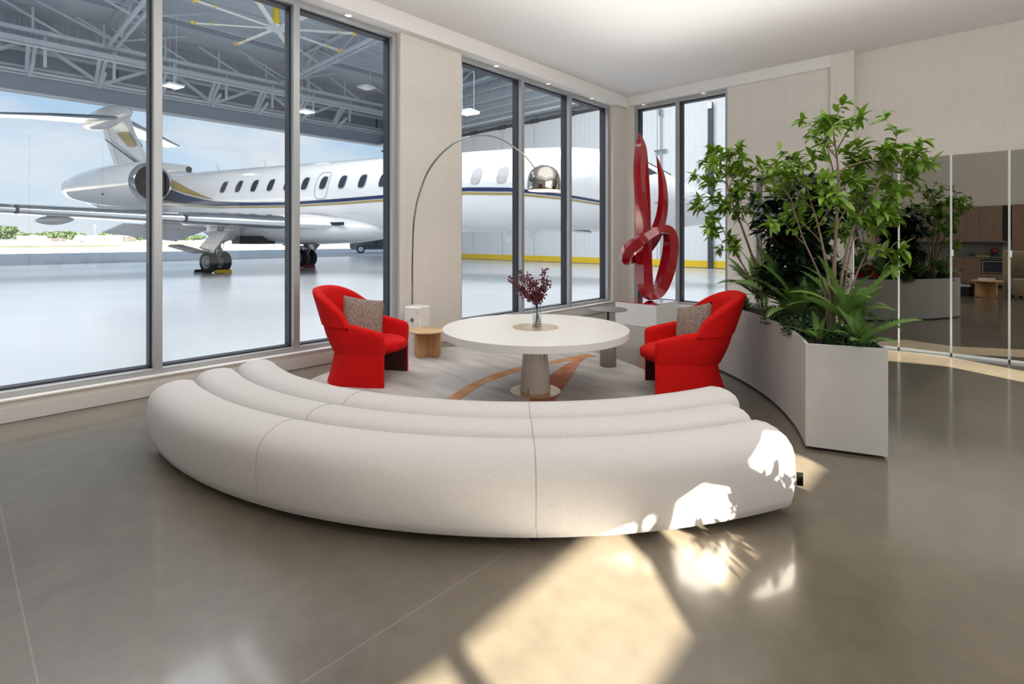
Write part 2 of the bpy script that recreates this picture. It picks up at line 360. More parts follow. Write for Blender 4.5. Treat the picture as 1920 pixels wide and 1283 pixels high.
# rear wall (seen only in the mirror) and east wall
g = G(); g.box(-5.75, 4.4, -4.5, -4.2, 0, ZC); struct('wall_rear', g, M_WALL)
XE = 4.2
def unp(p):                                                   # floor point back along the sun to the east wall
    k = (XE - p[0])/.87; return (p[1]-.49*k, .40*k)
sun_holes = [[(-1.38,1.19),(-1.46,2.37),(-.803,1.775),(-.78,1.06)], [(-1.363,1.12),(-.75,.96),(-.75,.3),(-1.40,.3)],
         [(-1.50,2.48),(-1.57,2.66),(-1.36,2.76),(-.80,2.46),(-.80,2.04)],
         [(-1.60,2.98),(-1.78,3.30),(-.95,3.72),(-.79,3.61),(-.80,3.05)],
         [(1.2,6.46),(-.46,7.35),(-1.0,7.22),(-1.4,7.9),(-.5,7.98),(1.2,7.10)]]  # openings in the unseen wall, shaped to throw the wanted sun patches
def holed_wall(outer, hs, x0, x1):
    bm = bmesh.new(); E = []
    for loop in [outer]+hs:
        vs_ = [bm.verts.new((0, a, b)) for a, b in loop]
        E += [bm.edges.new((vs_[i], vs_[(i+1) % len(vs_)])) for i in range(len(vs_))]
    bmesh.ops.triangle_fill(bm, use_beauty=True, use_dissolve=False, edges=E)
    r = bmesh.ops.extrude_face_region(bm, geom=bm.faces[:])
    for v_ in r['geom']:
        if isinstance(v_, bmesh.types.BMVert): v_.co.x += (x1-x0)
    for v_ in bm.verts: v_.co.x += x0
    bmesh.ops.recalc_face_normals(bm, faces=bm.faces)
    d = bpy.data.meshes.new('wall_right_gobo'); bm.to_mesh(d); bm.free(); d.materials.append(M_WALL); return d
part('wall_right_gobo', holed_wall([(-4.5,-.1),(9.45,-.1),(9.45,ZC+.2),(-4.5,ZC+.2)], [[unp(p) for p in h] for h in sun_holes], XE, XE+.05), None, kind='structure')

# ------------------------------------------------------------------ windows
def window_y(name, y0, y1, ms, z0=.168, z1=ZS):               # in the left wall (plane x), opening y0..y1, mullions ms
    r = root(name); x0, x1, xg = -5.69, -5.52, -5.60
    edges = [y0] + ms + [y1]
    g = G(); g.box(x0, x1, y0, y1, z1-.055, z1); part('head_rail', g, M_ALU, r, bevel=.004)
    g = G(); g.box(x0, x1, y0, y1, z0, z0+.05); part('sill_rail', g, M_ALU, r, bevel=.004)
    for y in edges:
        a, b = (y, y+.07) if y == y0 else ((y-.07, y) if y == y1 else (y-.035, y+.035))
        g = G(); g.box(x0-.002, x1+.003, a, b, z0+.001, z1-.001); part('mullion', g, M_ALU, r, bevel=.004)
    for i in range(len(edges)-1):
        a = edges[i] + (.07 if i == 0 else .035); b = edges[i+1] - (.07 if i == len(edges)-2 else .035)
        g = G(); g.box(xg-.006, xg+.006, a, b, z0+.05, z1-.055); part('pane', g, M_GLASS, r)
        for bb in ((a, b, z0+.05, z0+.064), (a, b, z1-.075, z1-.055), (a, a+.014, z0+.05, z1-.055), (b-.014, b, z0+.05, z1-.055)):
            g = G(); g.box(x0-.01, xg+.012, *bb[:2], *bb[2:]); part('gasket', g, M_GASK, r)
window_y('window_1', -2.60, 3.85, [-1.18, .055, 1.305, 2.571])
window_y('window_2', 4.86, 8.74, [6.212, 7.472])
r = root('window_3'); y0, y1, yg = 9.16, 9.33, 9.22
g = G(); g.box(-5.22, -3.42, y0, y1, 3.885, 3.955); part('head_rail', g, M_ALU, r, bevel=.004)
g = G(); g.box(-5.22, -3.42, y0, y1, .168, .215); part('sill_rail', g, M_ALU, r, bevel=.004)
for a, b in ((-5.22, -5.17), (-4.385, -4.315), (-3.475, -3.42)):
    g = G(); g.box(a, b, y0-.003, y1+.002, .169, 3.954); part('mullion', g, M_ALU, r, bevel=.004)
for a, b in ((-5.17, -4.385), (-4.315, -3.475)):
    g = G(); g.box(a, b, yg-.006, yg+.006, .215, 3.885); part('pane', g, M_GLASS, r)
    for bb in ((a, b, .215, .229), (a, b, 3.865, 3.885), (a, a+.022, .215, 3.885), (b-.012, b, .215, 3.885)):
        g = G(); g.box(bb[0], bb[1], yg-.012, y1+.01, bb[2], bb[3]); part('gasket', g, M_GASK, r)
# unseen bars added before the east fill lamp so it reads as a window
r = root('east_fill_frame')
for y in (-2.55, -.80, 1.25, 2.5, 3.75, 5.5):
    g = G(); g.box(3.98, 4.04, y-.015, y+.015, .66, 3.74); part('mullion', g, M_ALU, r)
for z in (.66, 3.68): g = G(); g.box(3.98, 4.04, -2.53, 5.53, z, z+.06); part('rail', g, M_ALU, r)
# hidden door beside the mirror box
r = root('door_1')
M_DOOR = mat('door_paint', (.66, .64, .63), .5)
g = G(); g.box(-2.86, -2.02, 9.12, 9.17, .01, 2.29); part('door_leaf', g, M_DOOR, r, bevel=.004)
g = G(); g.box(-2.93, -2.86, 9.06, 9.16, 0, 2.37); g.box(-2.02, -1.95, 9.06, 9.16, 0, 2.37); g.box(-2.93, -1.95, 9.06, 9.16, 2.29, 2.37); part('door_frame', g, M_GREY, r)
g = G(); g.box(-2.45, -2.15, 9.04, 9.12, 2.20, 2.26); part('door_closer', g, M_STEEL, r, bevel=.006)
g = G(); g.tube([(-2.80, 9.12, 1.0), (-2.80, 9.06, 1.0), (-2.68, 9.06, 1.0)], .011); part('door_handle', g, M_STEEL, r, 40)

# ------------------------------------------------------------------ recessed downlights in the soffits
spots = [((-5.46, 3.145, ZS), 'round recessed downlight in the window soffit above the tall left window'),
         ((-5.46, 5.554, ZS), 'round recessed downlight in the window soffit just right of the wide pier'),
         ((-5.46, 6.775, ZS), 'round recessed downlight in the soffit above the middle window pane'),
         ((-5.45, 8.019, ZS), 'round recessed downlight in the window soffit nearest the room corner'),
         ((-5.02, 9.14, 3.955), 'round recessed downlight in the back soffit above the sculpture'),
         ((-3.85, 9.14, 3.955), 'round recessed downlight in the back soffit at the right window pane')]
for p, lab in spots:
    t = thing('ceiling_light', lab, 'light', p, 0, 'soffit downlights')
    g = G(); g.lathe([(.052, 0), (.050, -.008), (.040, -.010), (.038, .0)], n=24, caps=False); part('trim_ring', g, M_WHITE, t, 50)
    g = G(); g.lathe([(.038, -.004), (.001, -.003)], n=24); part('lens', g, M_LENS, t)

# ------------------------------------------------------------------ mirrored partition
t = thing('mirror_partition', 'frameless tinted mirror partition of tall panels behind the planter', 'mirror', (0, 8.07, 0))
xs = [-1.40, -.921, -.422, .076, .575, 1.07, 1.57, 2.07]; ZM = 2.36
for i in range(len(xs)-1):
    g = G(); g.box(xs[i]+.009, xs[i+1]-.009, -.008, .012, .03, ZM); p = part('mirror_panel', g, M_MIRROR, t)
    g = G(); g.box(xs[i+1]-.009, xs[i+1]-.0015, -.012, .014, .03, ZM); g.box(xs[i+1]+.0015, xs[i+1]+.009, -.012, .014, .03, ZM); part('panel_edge', g, M_EDGE, p)
    g = G(); g.box(xs[i+1]-.008, xs[i+1]+.022, -.03, -.010, 1.17, 1.245); part('handle', g, M_WHITE, p, bevel=.004)
    g = G(); g.box(xs[i]+.01, xs[i+1]-.01, -.018, .018, 0, .03); part('bottom_rail', g, M_EDGE, p)
g = G(); g.box(xs[0]-.004, xs[0]+.006, -.014, .02, 0, ZM); part('panel_edge', g, M_EDGE, t)
g = G(); g.box(-1.40, 2.07, .03, 1.18, 0, ZM); part('wall_core', g, M_WALL, t)
# ------------------------------------------------------------------ rug
def smooth_poly(P, n=8): return [(p.x, p.y) for p in crom([(a, b, 0) for a, b in P], n, True)]
rug_pts = [(-4.62,2.10),(-5.02,2.65),(-5.20,3.4),(-5.12,4.2),(-4.75,4.85),(-4.2,5.18),(-3.55,5.27),(-3.0,5.10),(-2.55,4.82),(-2.18,4.3),(-1.98,3.6),(-2.1,2.9),(-2.6,2.25),(-3.4,1.85),(-4.05,1.82)]
M_RUG = mat('rug_wool', (.40,.37,.35), .95, col2=(.52,.495,.475), scale=1.6, bump=.4, bscale=160, stretch=(1,4,1), detail=7, spec=.1)
M_RUG2 = mat('rug_wool_pale', (.44,.41,.385), .95, col2=(.52,.49,.46), scale=3, bump=.4, bscale=160, spec=.1)
M_RUGO = mat('rug_wool_orange', (.42,.20,.09), .95, col2=(.52,.29,.16), scale=6, bump=.4, bscale=160, spec=.1)
M_RUGR = mat('rug_wool_coral', (.42,.15,.09), .95, col2=(.52,.24,.15), scale=6, bump=.4, bscale=160, spec=.1)
rug = part('rug', G().prism(smooth_poly(rug_pts), .0, .014), M_RUG); tag(rug, 'pale grey wool rug with curving orange bands under the round table', 'rug')
def band(name, ctr, wd, m, z):
    P = crom([(a, b, 0) for a, b in ctr], 8); k = len(P); rows = []
    for i, p in enumerate(P):
        tt = (P[min(i+1, k-1)]-P[max(i-1, 0)]).normalized(); n_ = Vector((-tt.y, tt.x, 0)); ww = lerp(i/(k-1), [j/(len(wd)-1) for j in range(len(wd))], wd)
        a, b = p+n_*ww/2, p-n_*ww/2
        rows.append([(a.x, a.y, .012), (a.x, a.y, z), (b.x, b.y, z), (b.x, b.y, .012)])
    return part(name, G().grid(rows, True, True), m, rug)
band('woven_band', [(-3.36,2.85),(-3.47,3.10),(-3.60,3.43),(-3.67,3.80),(-3.68,4.10),(-3.63,4.45),(-3.57,4.80),(-3.50,5.16)], [.11,.12,.12,.12,.11,.11,.13,.16], M_RUGO, .0165)
band('woven_band', [(-2.80,3.38),(-2.98,3.70),(-3.13,4.02),(-3.28,4.36),(-3.42,4.70),(-3.48,4.95)], [.20,.24,.23,.18,.11,.05], M_RUGR, .0172)
ell = [(-2.95+.62*math.cos(a), 3.35+.62*math.sin(a)) for a in [i*math.pi/16 for i in range(32)]]
band('woven_ring', ell + [ell[0]], [.02, .02], M_RUG2, .0162)

# ------------------------------------------------------------------ curved sofa
SC = (-3.717, 4.121)
sofa = thing('curved_sofa', 'long curved off-white sofa of three channel-tufted rolls in the foreground', 'sofa', (SC[0], SC[1], 0))
P_OUT = [(2.945,.04),(3.10,.036),(3.185,.038),(3.21,.05),(3.226,.10),(3.236,.18),(3.238,.25),(3.234,.31),(3.217,.352),(3.18,.389),(3.125,.413),(3.065,.422),(3.01,.417),(2.975,.403),(2.953,.375),(2.945,.335)]
P_MID = [(2.653,.07),(2.937,.07),(2.937,.335),(2.93,.368),(2.905,.400),(2.87,.418),(2.81,.426),(2.75,.422),(2.705,.408),(2.67,.38),(2.658,.355),(2.653,.335)]
P_INN = [(2.40,.05),(2.647,.05),(2.647,.335),(2.64,.368),(2.615,.398),(2.57,.416),(2.51,.424),(2.44,.416),(2.39,.388),(2.36,.34),(2.348,.27),(2.348,.18),(2.355,.10),(2.372,.065)]
def roll(prof, a0, a1, e0, e1):
    cx = sum(p[0] for p in prof)/len(prof); cz = sum(p[1] for p in prof)/len(prof); rows = []
    st = []
    for R0, sgn in ((e0, 0), (e1, 1)):
        q_ = [(R0*(1-math.cos(k/6*math.pi/2)), R0*(1-math.sin(k/6*math.pi/2))) for k in range(7)]
        st.append(q_)
    L_ = [(a0 + al/3.0, ins) for al, ins in st[0]]
    n = 14; la, lb = L_[-1][0], a1 - st[1][-1][0]/3.0
    L_ += [(la+(lb-la)*k/n, 0) for k in range(1, n)]
    L_ += [(a1 - al/3.0, ins) for al, ins in reversed(st[1])]
    for a, ins in L_:
        r_ = []
        for pr_, pz in prof:
            dx, dz = cx-pr_, cz-pz; d = math.hypot(dx, dz); rr, zz = pr_+dx/d*ins*1.2, pz+dz/d*ins
            r_.append((rr*math.cos(a), rr*math.sin(a), zz))
        rows.append(r_)
    return G().grid(rows, True, True)
A = [R_(-97.5), R_(-71.6), R_(-46.6), R_(-22.6)]
for nm, pf, da, db in (('outer_roll', P_OUT, 0, 0), ('middle_roll', P_MID, -.062, .020), ('inner_roll', P_INN, -.118, .110)):
    for i in range(3):
        a0 = A[i] + (da if i == 0 else 0); a1 = A[i+1] + (db if i == 2 else 0)
        part(nm, roll(pf, a0, a1, .04 if i == 0 else .003, .04 if i == 2 else .003), M_SOFA, sofa, 50)
for a in A[1:3]:
    for pf in (P_OUT[4:], P_MID[3:-1], P_INN[3:-2]):
        part('seam', G().tube([(r*math.cos(a), r*math.sin(a), z) for r, z in pf], .0026, 5), M_SEAM, sofa, 60)
rows = [[(r*math.cos(a), r*math.sin(a), z) for r, z in ((2.50,0.016),(3.10,0.016),(3.10,.075),(2.50,.075))] for a in [A[0]+.04+(A[3]-A[0]-.08)*k/24 for k in range(25)]]
part('plinth', G().grid(rows, True, True), M_BLACK, sofa)
for a in (A[0]+.08, A[1], A[2], A[3]-.08):
    for r in (2.5, 3.12):
        part('foot', G().lathe([(.025, 0), (.025, .06)], (r*math.cos(a), r*math.sin(a), 0), 12), M_BLACK, sofa)
a = A[3]-.001; g = G(); g.box(-.003, .026, -.002, .002, .15, .215)
part('label_tag', g, mat('black_woven_tag', (.004, .004, .004), .95, spec=.05), sofa, loc=(3.222*math.cos(a+.003), 3.222*math.sin(a+.003), 0), rot=(0, 0, R_(30)), label='small black woven tag at the sofa end')

# ------------------------------------------------------------------ red armchairs
def chair_u(u, hw, back, front):
    """U-shaped plan: u -1..1 from the front left, round the back, to the front right; returns point and outward normal"""
    s = .42; yc = back + hw*.95
    def P(u):
        if abs(u) > s:
            k = (abs(u)-s)/(1-s); x = hw*(1 + .02*math.sin(k*math.pi)); y = yc+(front-yc)*k
            return (x if u > 0 else -x, y)
        a = u/s*math.pi/2; c_, s_ = math.cos(a), math.sin(a)
        return (hw*math.copysign(abs(s_)**.9, s_), yc-(yc-back)*abs(c_)**.9)
    p = P(u); q1 = P(max(-1, u-.01)); q2 = P(min(1, u+.01)); t = Vector((q2[0]-q1[0], q2[1]-q1[1])).normalized()
    return p, (t.y, -t.x)
def make_chair(label, loc, rotz):
    t = thing('armchair', label, 'chair', loc, rotz, 'red armchairs at the round table')
    us = [-1+2*k/56 for k in range(57)]
    # lower shell with arms
    rows = []
    for u in us:
        zt = lerp(abs(u), [0, .30, .55, .85, .97, 1], [.60, .60, .585, .54, .52, .495])
        zb = .305; row = []; endt = lerp(abs(u), [.9, .97, 1], [1, .9, .55])
        prof = []
        for k in range(7): z = zb+(zt-.035-zb)*k/6; prof.append((0, z))
        prof += [(-.012, zt-.012), (-.036, zt), (-.060, zt-.012)]
        for k in range(6): prof.append((-.072, zt-.035-(zt-.04-zb)*k/5))
        for off, z in prof:
            h = (z-.30)/.30
            (x, y), n_ = chair_u(u, .322+.036*min(h, 1)**.7, -.275-.115*h, .325)
            o_ = -.036 + (off+.036)*endt + .012*math.sin(min(h,1)*math.pi)
            row.append((x+n_[0]*o_, y+n_[1]*o_, z))
        rows.append(row)
    part('shell', G().grid(rows, True, True), M_RED, t, 60)
    # upper hood of the back
    rows = []; uh = [-.45+.90*k/40 for k in range(41)]
    for u in uh:
        c = abs(u)/.45; zt = .575 + .335*max(1-c**2.6, 0)**.55; zb = .575 - .02*c
        th = .085*max(1-c**6, .15); prof = []
        for k in range(9): prof.append((.012, zb+(zt-.04-zb)*k/8))
        prof += [(.0, zt-.013), (-.035, zt), (-.066, zt-.015)]
        for k in range(8): prof.append((-th, zt-.045-(zt-.045-zb)*k/7))
        row = []
        for off, z in prof:
            h = (z-.30)/.30
            (x, y), n_ = chair_u(u, .356-.015*(h-1), -.386-.10*(h-1), .325)
            row.append((x+n_[0]*(off+.006), y+n_[1]*(off+.006), z))
        rows.append(row)
    part('headrest', G().grid(rows, True, True), M_RED, t, 60)
    # inner back cushion
    rows = []
    for k in range(13):
        a = -1+2*k/12; row = []
        for j in range(9):
            v = j/8; z = .36+.26*v; bul = math.sin(v*math.pi)**.5*math.sqrt(max(1-(a*.98)**2, 0))
            row.append((a*.26, -.235-.115*v+.07*bul-.02+.06*a*a, z))
        rows.append(row)
    part('back_cushion', G().grid(rows), M_RED, t, 60, fix=False)
    # seat: fat cushion that bulges past the front
    rows = []
    for k in range(15):
        v = k/14; y = -.24+.64*v; hw = .262*math.sqrt(max(1-max((v-.52)/.50, 0)**2.2, .02))*math.sqrt(max(1-max((.45-v)/.50, 0)**2, .1)); row = []
        zc, zh = .352, .062*math.sqrt(max(1-max((v-.60)/.42, 0)**2.4, .01))+.014
        for j in range(18):
            a = 2*math.pi*j/18; cx_, sx_ = math.cos(a), math.sin(a)
            row.append((hw*math.copysign(abs(cx_)**.55, cx_), y, zc+zh*math.copysign(abs(sx_)**.8, sx_)))
        rows.append(row)
    part('seat', G().grid(rows, True, True), M_RED, t, 60)
    # two skirt panels down to the floor, flaring towards the back
    for sd_ in (-1, 1):
        rows = []
        for k in range(13):
            v = k/12; row = []
            for z, o_, ex in ((0.004, 0, 1), (.10, 0, .62), (.20, 0, .28), (.312, 0, 0), (.312, -.032, 0), (.20, -.032, .28), (.10, -.032, .62), (0.004, -.032, 1)):
                u = 1-(.84+.04*ex)*v; (x, y), n_ = chair_u(u, .328+.02*ex*(v**.6), -.268-.075*ex, .322)
                row.append((sd_*(x+n_[0]*o_), y+n_[1]*o_, z))
            rows.append(row)
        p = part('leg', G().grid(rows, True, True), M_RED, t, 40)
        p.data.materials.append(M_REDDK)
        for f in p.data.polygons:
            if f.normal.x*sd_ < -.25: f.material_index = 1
    return t
def yaw_of(fx, fy): return math.atan2(-fx, fy)
def chair_at(ffar, fwd, lat, label):
    f = Vector(fwd).normalized(); l = Vector(lat).normalized(); mid = Vector(ffar)+l*.345; c = mid-f*.325
    make_chair(label, (c.x, c.y, .0), yaw_of(f.x, f.y)); return c, f
cL, fL = chair_at((-4.49, 3.28), (.83, .56), (.56, -.83), 'red upholstered armchair by the left windows facing right')
cR, fR = chair_at((-2.53, 4.62), (-.81, -.59), (.59, -.81), 'red upholstered armchair in front of the planter facing left')
def pillow(label, loc, rot, s=.40):
    rows = []; n = 14
    g = G()
    for sd_ in (1, -1):
        rows = []
        for i in range(n+1):
            row = []
            for j in range(n+1):
                a, b = -1+2*i/n, -1+2*j/n; h = .075*(max(1-a**2, 0)**.45)*(max(1-b**2, 0)**.45)
                pin = 1-.07*((1-a*a)+(1-b*b)-(1-a*a)*(1-b*b))
                row.append((a*s/2*(1-.06*(1-b*b)), sd_*h, b*s/2*(1-.06*(1-a*a))))
            rows.append(row)
        g.grid(rows)
    d = mesh('pillow', g, M_PILLOW, None, False); bm = bmesh.new(); bm.from_mesh(d); bmesh.ops.remove_doubles(bm, verts=bm.verts, dist=.0008); bmesh.ops.recalc_face_normals(bm, faces=bm.faces); bm.to_mesh(d); bm.free()
    d.polygons.foreach_set('use_smooth', [True]*len(d.polygons))
    o = part('pillow', d, None, loc=loc, rot=rot); tag(o, label, 'pillow', 'tweed pillows on the red armchairs'); return o
pc = cL + fL*(-.115); pillow('grey-brown tweed pillow leaning in the left red armchair', (pc.x+.085, pc.y+.05, .585), Euler((R_(18), R_(-11), yaw_of(1.0, -.22))), .43)
pc = cR + fR*(-.06); pillow('grey-brown tweed pillow leaning in the right red armchair', (pc.x, pc.y, .585), Euler((R_(18), R_(14), yaw_of(-.30, -.95))), .41)

# ------------------------------------------------------------------ round pedestal table
TC = (-3.05, 3.60)
t = thing('round_table', 'large round white table with brass inlay on a travertine cone pedestal', 'table', (TC[0], TC[1], .014))
tb = .585-.014
part('tabletop', G().lathe([(.001, tb-.062), (.823, tb-.062), (.825, tb-.060), (.825, tb-.003), (.822, tb), (.001, tb)], n=96), M_TABLE, t, 40)
part('brass_disc', G().lathe([(.001, tb), (.205, tb), (.205, tb+.003), (.001, tb+.003)], n=64), M_BRASS, t, 40)
part('pedestal', G().lathe([(.001, .006), (.132, .006), (.136, .02), (.097, tb-.062), (.001, tb-.062)], n=48), M_TRAV, t, 40)
part('base_plate', G().lathe([(.001, 0), (.226, 0), (.226, .006), (.001, .006)], n=64), M_BRASS, t, 40)
# vase and berry branches
VZ = .588; VP = Vector((TC[0]-.005, TC[1]+.03, VZ))
v = thing('glass_vase', 'clear cylinder glass vase holding berry branches on the table', 'vase', VP)
part('glass_wall', G().lathe([(.042, .004), (.042, .245), (.0385, .245), (.0385, .014)], n=32, caps=False), M_VASE, v, 50)
part('glass_foot', G().lathe([(.001, 0), (.042, 0), (.042, .014), (.001, .014)], n=32), M_VASE, v, 50)
part('water', G().lathe([(.001, .015), (.038, .015), (.038, .10), (.001, .10)], n=24), glass_mat('water', .5, (.95, .96, .95)), v, 50)
rnd = random.Random(5)
Rv = Vector((.734, .679, 0)); Fv = Vector((-.679, .734, 0))
br = [(-.235,.42,.02),(-.15,.485,-.03),(-.075,.44,.04),(-.02,.40,-.05),(.075,.49,.03),(.085,.40,-.03),(-.15,.34,.05),(.03,.33,.05)]
dsc = ['leftmost arching', 'tall left', 'centre-left', 'short centre', 'tall right', 'rightmost', 'low left', 'low right']
for i, (ox, hz, od) in enumerate(br):
    t = thing('berry_branch', 'burgundy berry branch in the glass vase, ' + dsc[i] + ' one', 'branch', VP, 0, 'berry branches in the vase')
    tip = Rv*ox*1.0 + Fv*od + Vector((0, 0, hz)); foot = Rv*(-ox*.16) + Fv*(-od*.4) + Vector((0, 0, .018)); mid = Rv*ox*.12 + Fv*od*.2 + Vector((0, 0, .22))
    path = crom([foot, foot.lerp(mid, .5), mid, mid.lerp(tip, .5)+Rv*ox*.08, tip], 4)
    part('stem', G().tube(path, [.0026]*len(path), 6), M_STEM, t)
    gb = G(); gs = G(); up = path[len(path)//2:]
    for p in up:
        for q in range(9):
            d = Vector((rnd.gauss(0, 1), rnd.gauss(0, 1), rnd.gauss(.3, .8))).normalized()*rnd.uniform(.018, .048); b = p+d
            if b.z < .20: b.z = .20+rnd.random()*.03
            gb.sphere(b, rnd.uniform(.0072, .0095), 7, 5); gs.tube([p, b], .001, 3)
    part('berries', gb, M_BERRY, t, 80, kind='stuff'); part('twigs', gs, M_STEM, t, kind='stuff')

# ------------------------------------------------------------------ oak side table, small grey side table
t = thing('oak_side_table', 'low round oak side table with crossed panel legs beside the left armchair', 'table', (-4.87, 3.82, .0))
part('tabletop', G().lathe([(.001, .300), (.205, .300), (.212, .306), (.212, .316), (.206, .321), (.001, .321)], n=48), M_OAKTOP, t, 40)
for a in (7, 97, 187, 277):
    P = [(.004, .016), (.13, .016)] + [(.13+.07*math.sin(k*math.pi/12), .086-.07*math.cos(k*math.pi/12)) for k in range(1, 7)] + [(.203, .300), (.004, .300)]
    g = G(); n = len(P); g.add([(x, -.011, z) for x, z in P] + [(x, .011, z) for x, z in P], [tuple(range(n)), tuple(range(2*n-1, n-1, -1))] + [(i, n+i, n+(i+1)%n, (i+1)%n) for i in range(n)])
    part('leg', g, M_OAK, t, rot=(0, 0, R_(a)), bevel=.003)
t = thing('small_side_table', 'small grey disc side table on a thin stem and taupe drum behind the round table', 'table', (-3.08, 4.84, .014))
part('tabletop', G().lathe([(.001, .600), (.200, .600), (.204, .603), (.204, .608), (.200, .611), (.001, .611)], n=64), M_GREY, t, 40)
part('stem', G().lathe([(.011, .22), (.011, .600)], n=16), M_BLACK, t, 40)
part('drum_base', G().lathe([(.001, 0), (.084, 0), (.086, .004), (.086, .222), (.082, .227), (.001, .227)], n=40), M_TAUPE, t, 40)

# ------------------------------------------------------------------ arc floor lamp
LB = Vector((-5.2, 3.92, 0)); LT = Vector((-3.3, 4.03, 0)); ld = (LT-LB).normalized()
t = thing('arc_floor_lamp', 'tall chrome arc floor lamp with dome shade on a white marble block', 'lamp', LB)
ang = math.atan2(ld.y, ld.x)
g = G(); g.box(-.115, .115, -.115, .115, 0, .56); part('marble_base', g, M_MARBLE, t, bevel=.02, seg=4, rot=(0, 0, R_(20)))
part('base_hole', G().lathe([(.026, 0), (.026, .004)], n=24, axis='y'), M_GREY, t, loc=(.118*math.sin(R_(20)), -.1165*math.cos(R_(20)), .40), rot=(0, 0, R_(20)))
arc = [(-.094,.42),(-.094,.8),(-.094,1.033),(-.084,1.36),(-.069,1.556),(-.044,1.686),(.011,1.861),(.165,2.142),(.364,2.325),(.599,2.448),(.779,2.493),(.976,2.505),(1.204,2.474),(1.383,2.404),(1.556,2.296),(1.688,2.195),(1.793,2.08),(1.875,2.03)]
path = crom([ld*a+Vector((0, 0, z)) for a, z in arc], 5); k = len(path)
part('arc_arm', G().tube(path[:int(k*.62)], .0115, 10), M_CHROME, t, 60); part('arc_arm', G().tube(path[int(k*.62)-1:], .0085, 10), M_CHROME, t, 60)
part('arm_collar', G().tube(path[int(k*.62)-2:int(k*.62)+1], .0135, 10), M_STEEL, t, 60)
part('arm_collar', G().tube(path[int(k*.44):int(k*.44)+2], .0145, 10), M_STEEL, t, 60)
sp_ = ld*1.90; dome = [(.160, -.118), (.162, -.105), (.165, -.07), (.163, -.02), (.152, .03), (.128, .075), (.092, .106), (.05, .121), (.012, .125)]
inner = [(r-.004, z-.004) for r, z in reversed(dome)]
sh = part('lamp_shade', G().lathe(dome, (sp_.x, sp_.y, 1.972), 48, caps=False), M_CHROME, t, 60)
part('shade_lining', G().lathe([(max(r, .008), z) for r, z in inner], (sp_.x, sp_.y, 1.972), 48, caps=False), mat('warm_lining', (.85, .62, .42), .5), sh, 60)
part('cap_vents', G().lathe([(.05, .119), (.045, .127), (.012, .13), (.001, .13)], (sp_.x, sp_.y, 1.972), 24), M_CHROME, sh, 60)
part('bulb', G().sphere((sp_.x, sp_.y, 1.93), .032, 14, 8), M_BULB, t, 80)
l = bpy.data.lights.new('arc_lamp_bulb', 'POINT'); lo = bpy.data.objects.new('arc_lamp_bulb', l); COL.objects.link(lo); l.energy = 9; l.color = (1, .74, .45); l.shadow_soft_size = .03; lo.location = LB+sp_+Vector((0, 0, 1.885))

# ------------------------------------------------------------------ plinth and red sculpture
t = thing('plinth', 'low white display plinth with a glossy red top plate in the corner', 'plinth', (-4.215, 7.77, 0))
g = G(); g.box(-.36, .36, -.364, .36, 0, .352); part('body', g, M_WHITE, t, bevel=.003)
g = G(); g.box(-.358, .358, -.362, .358, .352, .361); part('top_plate', g, M_REDGLOSS, t)
SP = Vector((-4.25, 7.80, .361))
# centre line: (lateral, height, depth, half-width, half-thickness, twist)
K = 1/2.789/114.0
def cp(x, y, d, a, b, tw): return ((x-235)*K, (1125-y)*K, d, a, b, tw)
cl = [cp(205,252,.02,.002,.002,40), cp(212,330,.02,.075,.06,40), cp(213,450,.02,.112,.075,40), cp(221,600,.02,.112,.08,40), cp(225,750,.02,.105,.08,38), cp(227,870,.01,.108,.085,36), cp(228,985,.0,.108,.09,34),
      cp(236,1060,-.01,.100,.085,26), cp(262,1102,-.02,.070,.09,10), cp(300,1078,-.03,.085,.09,-5), cp(328,1010,-.05,.10,.09,-20), cp(350,920,-.07,.10,.09,-28), cp(357,840,-.10,.09,.09,-25), cp(345,780,-.15,.075,.09,-15), cp(308,757,-.20,.060,.10,-5),
      cp(250,775,-.24,.062,.10,0), cp(180,820,-.24,.075,.10,5), cp(130,868,-.17,.078,.10,10), cp(122,908,-.05,.055,.10,0), cp(150,918,.08,.055,.09,-10), cp(205,895,.16,.075,.08,-20), cp(262,845,.18,.085,.075,-25), cp(303,775,.15,.085,.07,-30),
      cp(326,690,.10,.075,.06,-35), cp(333,600,.07,.065,.055,-38), cp(325,500,.05,.048,.045,-40), cp(308,420,.04,.022,.022,-40), cp(293,373,.03,.002,.002,-40)]
def crN(P, n):
    out_ = []
    for i in range(len(P)-1):
        a, b, c, d = P[max(i-1,0)], P[i], P[i+1], P[min(i+2, len(P)-1)]
        for j in range(n):
            u = j/n; out_.append(tuple(.5*((2*b[m])+(c[m]-a[m])*u+(2*a[m]-5*b[m]+4*c[m]-d[m])*u*u+(3*b[m]-a[m]-3*c[m]+d[m])*u**3) for m in range(len(b))))
    out_.append(P[-1]); return out_
S = crN(cl, 6); rows = []; k = len(S)
pos = [Rv*s[0] + Fv*s[2] + Vector((0, 0, s[1]+.01)) for s in S]
for i, s in enumerate(S):
    tt = (pos[min(i+1, k-1)]-pos[max(i-1, 0)]).normalized(); n2 = (Fv - tt*tt.dot(Fv)).normalized(); n1 = tt.cross(n2)
    c_, s_ = math.cos(R_(s[5])), math.sin(R_(s[5])); e1 = n1*c_+n2*s_; e2 = n2*c_-n1*s_
    a, b = max(s[3], .001)*.97, max(s[4], .001)*.95
    rows.append([tuple(pos[i]+e1*a*p+e2*b*q) for p, q in ((-1,-1),(1,-1),(1,1),(-1,1))])
o = part('sculpture', G().grid(rows, True, True), M_REDGLOSS, None, 38, loc=SP); tag(o, 'tall glossy red ribbon sculpture with two pointed blades on the plinth', 'sculpture')
